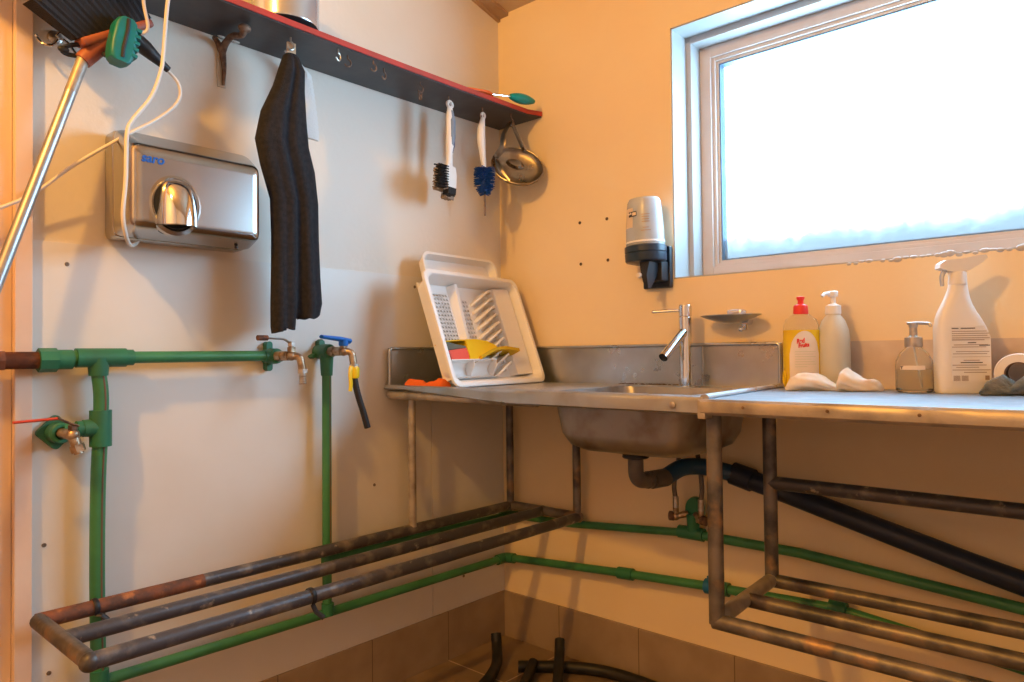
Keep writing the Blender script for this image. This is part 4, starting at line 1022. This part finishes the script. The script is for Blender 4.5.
b = MB(); rings = []
for k in range(17):
    a = PI*k/16; w = .083
    pass
b.lathe([(.0, 1.052), (.03, 1.055), (.06, 1.064), (.082, 1.073), (.083, 1.075), (.058, 1.067), (.03, 1.058), (.0, 1.055)], T(.875, -.052, 0) @ Matrix.Identity(4), sy=.58, seg=36, caps=False); b.build('dish', 'steel', t)
b = MB(); b.tube([(.905, -.001, 1.058), (.905, -.03, 1.058)], .010); b.tube([(.905, -.03, 1.05), (.905, -.03, 1.035)], [.011, .006]); b.ball((.905, -.055, 1.036), .007); b.tube([(.905, -.03, 1.045), (.905, -.055, 1.038)], .004); b.build('mount', 'chrome', t)
b = MB(); b.box((.875, -.078, 1.066), (.918, -.045, 1.088), .008, seg=4); b.build('soap_piece', 'enamel_pot', tags=('small grey-blue bar lying in the metal soap dish', 'soap'))

# screws and plug holes: one mesh, copies
def small(name, m, r, pos, lab, cat, grp, axis):
    b = MB(); b.lathe([(0, -.0005), (r*.4, -.0002), (r*.5, .001), (r, .0008), (r*1.1, -.0005)], Rx(PI/2) if axis == 'y' else Ry(PI/2), seg=12)
    first = b.build(name, m, loc=(0, 0, 0))
    for i, p in enumerate(pos):
        o = first if i == 0 else first.copy()
        if i: C.objects.link(o)
        o.location = p; tag(o, lab[i] if isinstance(lab, list) else lab, cat, grp)
small('wall_plug', 'dirt', .0048, [(.348, -.0008, 1.397), (.452, -.0008, 1.396), (.350, -.0008, 1.264), (.454, -.0008, 1.267)],
      ['upper left of four old plug holes left of the soap dispenser', 'upper right of four old plug holes left of the soap dispenser', 'lower left of four old plug holes left of the soap dispenser', 'lower right of four old plug holes left of the soap dispenser'], 'plug hole', 'old plug holes', 'y')
small('wall_screw', 'screw_metal', .0042, [(.0046, -1.355, 1.177), (.0046, -1.396, .596), (.0046, -1.387, .333), (.0046, -.40, 1.19), (.0046, -.56, .60), (.0046, -.20, .25)],
      ['screw head in the white panel below the hand dryer, near the jamb', 'screw head in the white panel left of the green pipe, above the rack end', 'screw head in the white panel below the end of the rack', 'screw head at the top of the panel left of the dish rack', 'screw head in the panel between riser pipe and sink leg', 'screw head in the panel just above the skirting near the corner'], 'screw', 'panel screws', 'x')

# ------------------------------------------------------------------ bottles
ZB = .8852
def lines(t, M, y, x0, x1, zs, m='ink_soft', th=.0012, name='label_print'):
    b = MB(M)
    for z, a, c2 in zs: b.box((x0+(x1-x0)*a, y-.0004, z), (x0+(x1-x0)*c2, y, z+th))
    b.build(name, m, t, smooth=0)['kind'] = 'stuff'
def dishsoap():
    x, y = 1.078, -.105; M = T(x, y, ZB) @ Rz(math.radians(38))
    t = thing('dish_soap_bottle', (x, y, ZB), 'clear bottle of yellow dish soap with a red cap beside the counter edge', 'bottle')
    prof = [(.034, 0), (.037, .004), (.037, .10), (.0365, .145)]
    b = MB(M); b.lathe([(.0, .001), (.033, .001), (.0372, .006), (.0375, .09), (.0365, .142), (0, .142)], sx=1.12, sy=.62, sq=.25, seg=40); b.build('liquid', 'soap_yellow', t)
    b = MB(M); b.lathe([(.0365, .1425), (.036, .152), (.031, .168), (.020, .178), (.0135, .182), (.0135, .186)], sx=1.12, sy=.62, sq=.2, seg=40); b.build('shoulder', 'pet_clear', t)
    b = MB(M); b.lathe([(.0165, .180), (.0175, .182), (.0165, .200), (.014, .203), (.0075, .205), (.0065, .212), (.0095, .219), (.0095, .222), (.0, .224)], seg=24); b.build('cap', 'red_plastic', t)
    # curved arch label facing the room
    b = MB(M); W = .030; P = []
    def surf(px): 
        q = min(.98, abs(px)/.0425); return -.0240*(1-q**2.6)**(1/2.6)-.0006
    W = .034; cols = [-W+2*W*k/14 for k in range(15)]
    rows = 10
    grid = []
    for r in range(rows+1):
        f = r/rows; grid.append([(px, surf(px), .010 + f*((.074)+.056*math.sqrt(max(0, 1-(px/W)**2))) ) for px in cols])
    b.loft(grid, caps=False, close=False); lb = b.build('label', 'label_cream', t)
    lines(lb, M, -.0248, -.024, .024, [(.090-.006*k, 0, [1, .9, 1, .8, .95, 1, .6][k]) for k in range(7)], 'ink_olive', .0009)
    b = MB(M); 
    for k in range(9): b.box((-.024+k*.0017, -.0237, .020), (-.0231+k*.0017, -.0229, .030))
    b.build('barcode', 'ink', lb, smooth=0)['kind'] = 'stuff'
    Mt = M @ T(-.006, -.0250, .112) @ Rx(PI/2) @ Rz(.12)
    text_part('Red', .015, Mt @ T(-.004, .004, 0), 'label_red', lb, 'logo', width=.020, bold=.0007, shear=.2)
    text_part('Fruits', .013, Mt @ T(.002, -.007, 0), 'label_red', lb, 'logo', width=.026, bold=.0006, shear=.2)
    b = MB(M); b.tube([(-.0425, -.004+.008*math.sin(a), .028+.016*math.cos(a)) for a in [2*PI*k/16 for k in range(16)]], .0022, 6, closed=True); o = b.build('tag_ring', 'yellow_plastic', t)
dishsoap()
x, y = 1.140, -.065
t = thing('pump_bottle', (x, y, ZB), 'milky plastic pump bottle with a white pump, behind the yellow dish soap', 'bottle')
M = T(x, y, ZB)
b = MB(M); b.lathe([(.033, 0), (.036, .004), (.037, .05), (.036, .12), (.034, .140), (.026, .163), (.017, .176), (.0155, .180)], seg=36); b.build('body', 'milky', t)
b = MB(M); b.lathe([(.0175, .179), (.018, .181), (.0175, .199), (.009, .203), (.006, .205), (.006, .222), (0, .222)], seg=24); b.build('collar', 'white_plastic', t)
b = MB(M); b.lathe([(0, .220), (.011, .221), (.012, .232), (.009, .235), (0, .235)], seg=18); b.tube([(0, 0, .229), (-.012, -.020, .228), (-.016, -.027, .221)], .0042, 8); b.build('pump_head', 'white_plastic', t)
def glassbottle():
    x, y = 1.322, -.118; t = thing('glass_dispenser', (x, y, ZB), 'small clear glass soap dispenser with a steel pump, left of the spray bottle', 'bottle'); M = T(x, y, ZB)
    b = MB(M); b.lathe([(.0, .001), (.033, .001), (.0365, .005), (.0368, .055), (.0355, .068), (.028, .084), (.018, .094), (.0155, .098), (.0155, .104), (.0135, .104), (.0135, .097), (.017, .092), (.026, .082), (.0335, .067), (.0347, .055), (.0345, .008), (.031, .004), (0, .004)], seg=40, caps=False); b.build('glass', 'glass_clear', t)
    b = MB(M); b.lathe([(.0, .0045), (.030, .0045), (.0338, .008), (.034, .05), (0, .05)], seg=36); b.build('liquid', 'soap_clear', t)
    b = MB(M); b.lathe([(.0172, .098), (.0175, .100), (.0172, .118), (.010, .120), (.008, .122), (.0075, .140), (.009, .142), (.009, .150), (0, .151)], seg=24); b.build('pump_collar', 'nickel', t)
    b = MB(M); b.tube(fillet([(-.012, .004, .149), (.012, -.004, .149), (.034, -.012, .147), (.036, -.013, .141)], .006), .0034, 10); b.build('pump_spout', 'nickel', t)
    b = MB(M); b.tube([(0, 0, .10), (.012, .004, .01)], .002, 6); b.build('dip_tube', 'white_plastic', t)
    b = MB(M)
    P = [[(.0373*math.cos(a), .0373*math.sin(a), z) for a in [math.radians(238+78*k/10) for k in range(11)]] for z in (.049, .058)]
    b.loft(P, caps=False, close=False); lb = b.build('label', 'label_cream', t)
    a = math.radians(244); Mt = M @ T(.0378*math.cos(a), .0378*math.sin(a), .0535) @ Rz(a+PI/2) @ Rx(PI/2)
    text_part('Y', .009, Mt, 'ink', lb, 'logo', bold=.0005)
glassbottle()
def spray():
    x, y = 1.408, -.105; t = thing('spray_bottle', (x, y, ZB), 'tall white trigger spray bottle with a printed label under the window', 'bottle')
    M = T(x, y, ZB) @ Rz(math.radians(33)); D = .024
    out = [(-.050, 0), (-.051, .01), (-.051, .135), (-.046, .165), (-.032, .195), (-.024, .214), (-.021, .228), (.014, .228), (.016, .205), (.024, .178), (.040, .150), (.050, .128), (.053, .110), (.053, .012), (.051, 0)]
    zs = [0, .004, .02, .06, .11, .135, .155, .17, .185, .2, .215, .228]
    def ext(z):
        L_ = [p for p in out[:7]]; R_ = [p for p in out[7:]][::-1]
        def itp(A):
            for a, c2 in zip(A, A[1:]):
                if a[1] <= z <= c2[1]: return a[0]+(c2[0]-a[0])*(z-a[1])/max(1e-6, c2[1]-a[1])
            return A[-1][0]
        return itp(L_), itp(R_)
    rings = []
    for z in zs:
        l, r = ext(z); dd = D*(1 if z < .14 else 1-.42*(z-.14)/.088) * (.93 if z == 0 else 1); n = 32; cxx = (l+r)/2; hw = (r-l)/2
        e = .55 if z < .15 else .55+.4*(z-.15)/.078
        rings.append([(cxx+hw*math.copysign(abs(math.cos(a))**e, math.cos(a))*(.97 if z == 0 else 1), dd*math.copysign(abs(math.sin(a))**e, math.sin(a)), z) for a in [2*PI*k/n for k in range(n)]])
    b = MB(M); b.loft(rings); b.build('body', 'spray_white', t, smooth=50)
    b = MB(M); b.lathe([(.0165, .227), (.0175, .229), (.0165, .252), (.014, .255)], T(-.004, 0, 0), seg=28); b.build('collar', 'spray_white', t)
    b = MB(M); hd = [(-.043, .262), (-.041, .272), (-.030, .279), (-.0, .281), (.030, .287), (.048, .288), (.050, .282), (.040, .272), (.026, .263), (.014, .256), (-.018, .254), (-.030, .258)]
    b.prism(hd, -.0125, .0125, Rx(PI/2), .004)
    b.build('trigger_head', 'spray_white', t)
    b = MB(M); b.tube(spline([(-.026, 0, .262), (-.034, 0, .246), (-.034, 0, .225)], 5), [.005, .005, .004], 8); b.build('trigger', 'enamel_pot', t)
    b = MB(M); b.prism([(-.030, .022), (.046, .022), (.046, .118), (.034, .140), (-.030, .140)], D+.0001, D+.0006, Matrix(((1, 0, 0, 0), (0, 0, -1, 0), (0, 1, 0, 0), (0, 0, 0, 1)))); lb = b.build('label', 'spray_white', t, smooth=0)
    yy = -D-.0008
    rows = [(.128-.0045*k, .0, a) for k, a in enumerate((.92, .98, .94, 1, .86))]
    rows += [(.100, .05, .95), (.0955, 0, .9), (.086, .1, .98), (.0815, .02, .92), (.068, .3, .72), (.058, .0, .9), (.0535, .1, .7), (.048, 0, 1.), (.043, .3, .9)]
    lines(lb, M, yy, -.028, .044, rows, 'ink_soft', .0013)
    lines(lb, M, yy, -.028, .044, [(.134, 0, .18), (.134, .24, .62), (.104, .42, .64), (.0985, .72, 1.), (.063, .22, .80)], 'ink', .0018, 'label_print')
    lines(lb, M, yy, -.028, .044, [(.112, 0, 1), (.0755, 0, 1)], 'ink_soft', .0006)
    b = MB(M)
    for k in range(13):
        if k != 6: b.box((-.026+k*.0022, yy-.0002, .026), (-.0248+k*.0022, yy+.0004, .037))
    b.box((.034, yy-.0002, .028), (.042, yy+.0004, .037)); b.build('barcode', 'ink_soft', lb, smooth=0)['kind'] = 'stuff'
spray()
# crumpled rubber gloves
def lump(name, m, cx, cy, prof, lab, cat, seedv, depth=.03, z0=ZB, group=None):
    rnd = random.Random(seedv); b = MB(); rings = []; n = 22; K = len(prof)
    for k, (x, h, zb) in enumerate(prof):
        ring = []
        for i in range(n):
            a = 2*PI*i/n; s = math.sin(a); c2 = math.cos(a)
            fold = 1+.16*math.sin(3*a+k*.9+seedv)+.09*math.sin(7*a-k*1.3)
            dd = depth*(.25+.75*math.sin(PI*(k+.5)/K))
            ring.append((cx+x*.80+c2*dd*.35, cy+x*.45+c2*dd*fold*.8, z0+zb+max(0, (h/2+h/2*s*min(1.1, fold)))))
        rings.append(ring)
    b.loft(rings); return b.build(name, m, tags=(lab, cat, group), smooth=75)
lump('rubber_glove', 'glove', 1.085, -.185, [(-.012, .010, 0), (.0, .030, 0), (.014, .038, 0), (.03, .040, 0), (.05, .040, 0), (.068, .034, 0), (.085, .022, 0), (.10, .014, 0), (.112, .006, 0)], 'crumpled cream rubber glove lying in front of the yellow dish soap', 'glove', 1, .026)
lump('rubber_glove', 'glove', 1.195, -.160, [(-.020, .012, 0), (-.010, .046, 0), (.002, .052, 0), (.014, .044, 0), (.03, .032, 0), (.046, .027, 0), (.06, .027, 0), (.072, .022, 0), (.079, .010, 0)], 'crumpled cream rubber glove standing up at one end, right of its pair', 'glove', 3, .024)
lump('grey_rag', 'grey_cloth', 1.467, -.178, [(-.016, .010, 0), (0, .030, 0), (.014, .037, 0), (.028, .040, 0), (.04, .032, 0), (.050, .022, 0), (.058, .032, 0), (.072, .043, 0), (.095, .046, 0), (.12, .042, 0), (.14, .02, 0)], 'bunched dark grey rag on the table at the right of the spray bottle', 'rag', 5, .026)
t = thing('paper_roll', (1.505, -.08, ZB), 'white paper roll lying on its side behind the grey rag', 'paper roll')
M = T(1.505, -.080, ZB+.041) @ Rz(math.radians(4)) @ Rx(PI/2)
b = MB(M); b.lathe([(.024, -.05), (.0395, -.05), (.041, -.048), (.041, .048), (.0395, .05), (.024, .05), (.024, -.05)], seg=36, caps=False); b.build('paper', 'paper', t)
b = MB(M); b.lathe([(.0215, -.048), (.0238, -.0495), (.0238, .0495), (.0215, .048), (.0215, -.048)], seg=30, caps=False); b.build('core', 'card', t)
b = MB(); b.lathe([(0, .003), (.007, .002), (.0085, 0)], T(1.352, -.0065, .992) @ Rx(PI/2)); b.build('wall_bung', 'card', tags=('dark round plug in the stone strip behind the glass dispenser', 'plug'))

# ------------------------------------------------------------------ lamp + daylight + camera
t = thing('ceiling_lamp', (.75, -2.35, 2.35), 'bare warm bulb hanging from the ceiling behind the viewpoint', 'lamp')
LP = V((.75, -2.35, 2.35))
b = MB(); b.tube([LP+V((0, 0, .10)), LP+V((0, 0, .41))], .003, 8); b.lathe([(.04, .41), (.03, .385), (0, .38)], T(*LP)); b.build('cord', 'black_rubber', t)
b = MB(); b.lathe([(.015, .06), (.018, .08), (.018, .11), (0, .115)], T(*LP)); b.build('socket', 'black_plastic', t)
L = bpy.data.lights.new('lamp', 'POINT'); L.energy = 91; L.color = (1., .50, .09); L.shadow_soft_size = .045
lo = bpy.data.objects.new('lamp_light', L); C.objects.link(lo); lo.location = LP
# window portal so the sky light is sampled well
A = bpy.data.lights.new('sky_portal', 'AREA'); A.shape = 'RECTANGLE'; A.size = 1.4; A.size_y = .73; A.cycles.is_portal = True
ao = bpy.data.objects.new('sky_portal', A); C.objects.link(ao); ao.location = (1.39, .21, 1.556); ao.rotation_euler = (-PI/2, 0, 0)
W = bpy.data.worlds.new('sky'); bpy.context.scene.world = W; W.use_nodes = True
bg = W.node_tree.nodes['Background']; bg.inputs[0].default_value = (.45, .76, 1., 1); bg.inputs[1].default_value = 20.

cam = bpy.data.cameras.new('camera'); co = bpy.data.objects.new('camera', cam); C.objects.link(co)
cam.sensor_width = 36; cam.lens = 713.36/1024*36; cam.clip_start = .02
r = V((.74609829, .66574457, -.0110231)); u = V((.02134367, -.00736646, .99974506)); f = V((-.66549365, .74614335, .01970554))
co.matrix_world = Matrix(((r.x, u.x, -f.x, 1.70175), (r.y, u.y, -f.y, -1.85161), (r.z, u.z, -f.z, .975), (0, 0, 0, 1)))
sc = bpy.context.scene; sc.camera = co
vs = sc.view_settings; vs.view_transform = 'Standard'; vs.look = 'None'; vs.exposure = 0.; vs.gamma = 1.; vs.use_curve_mapping = False
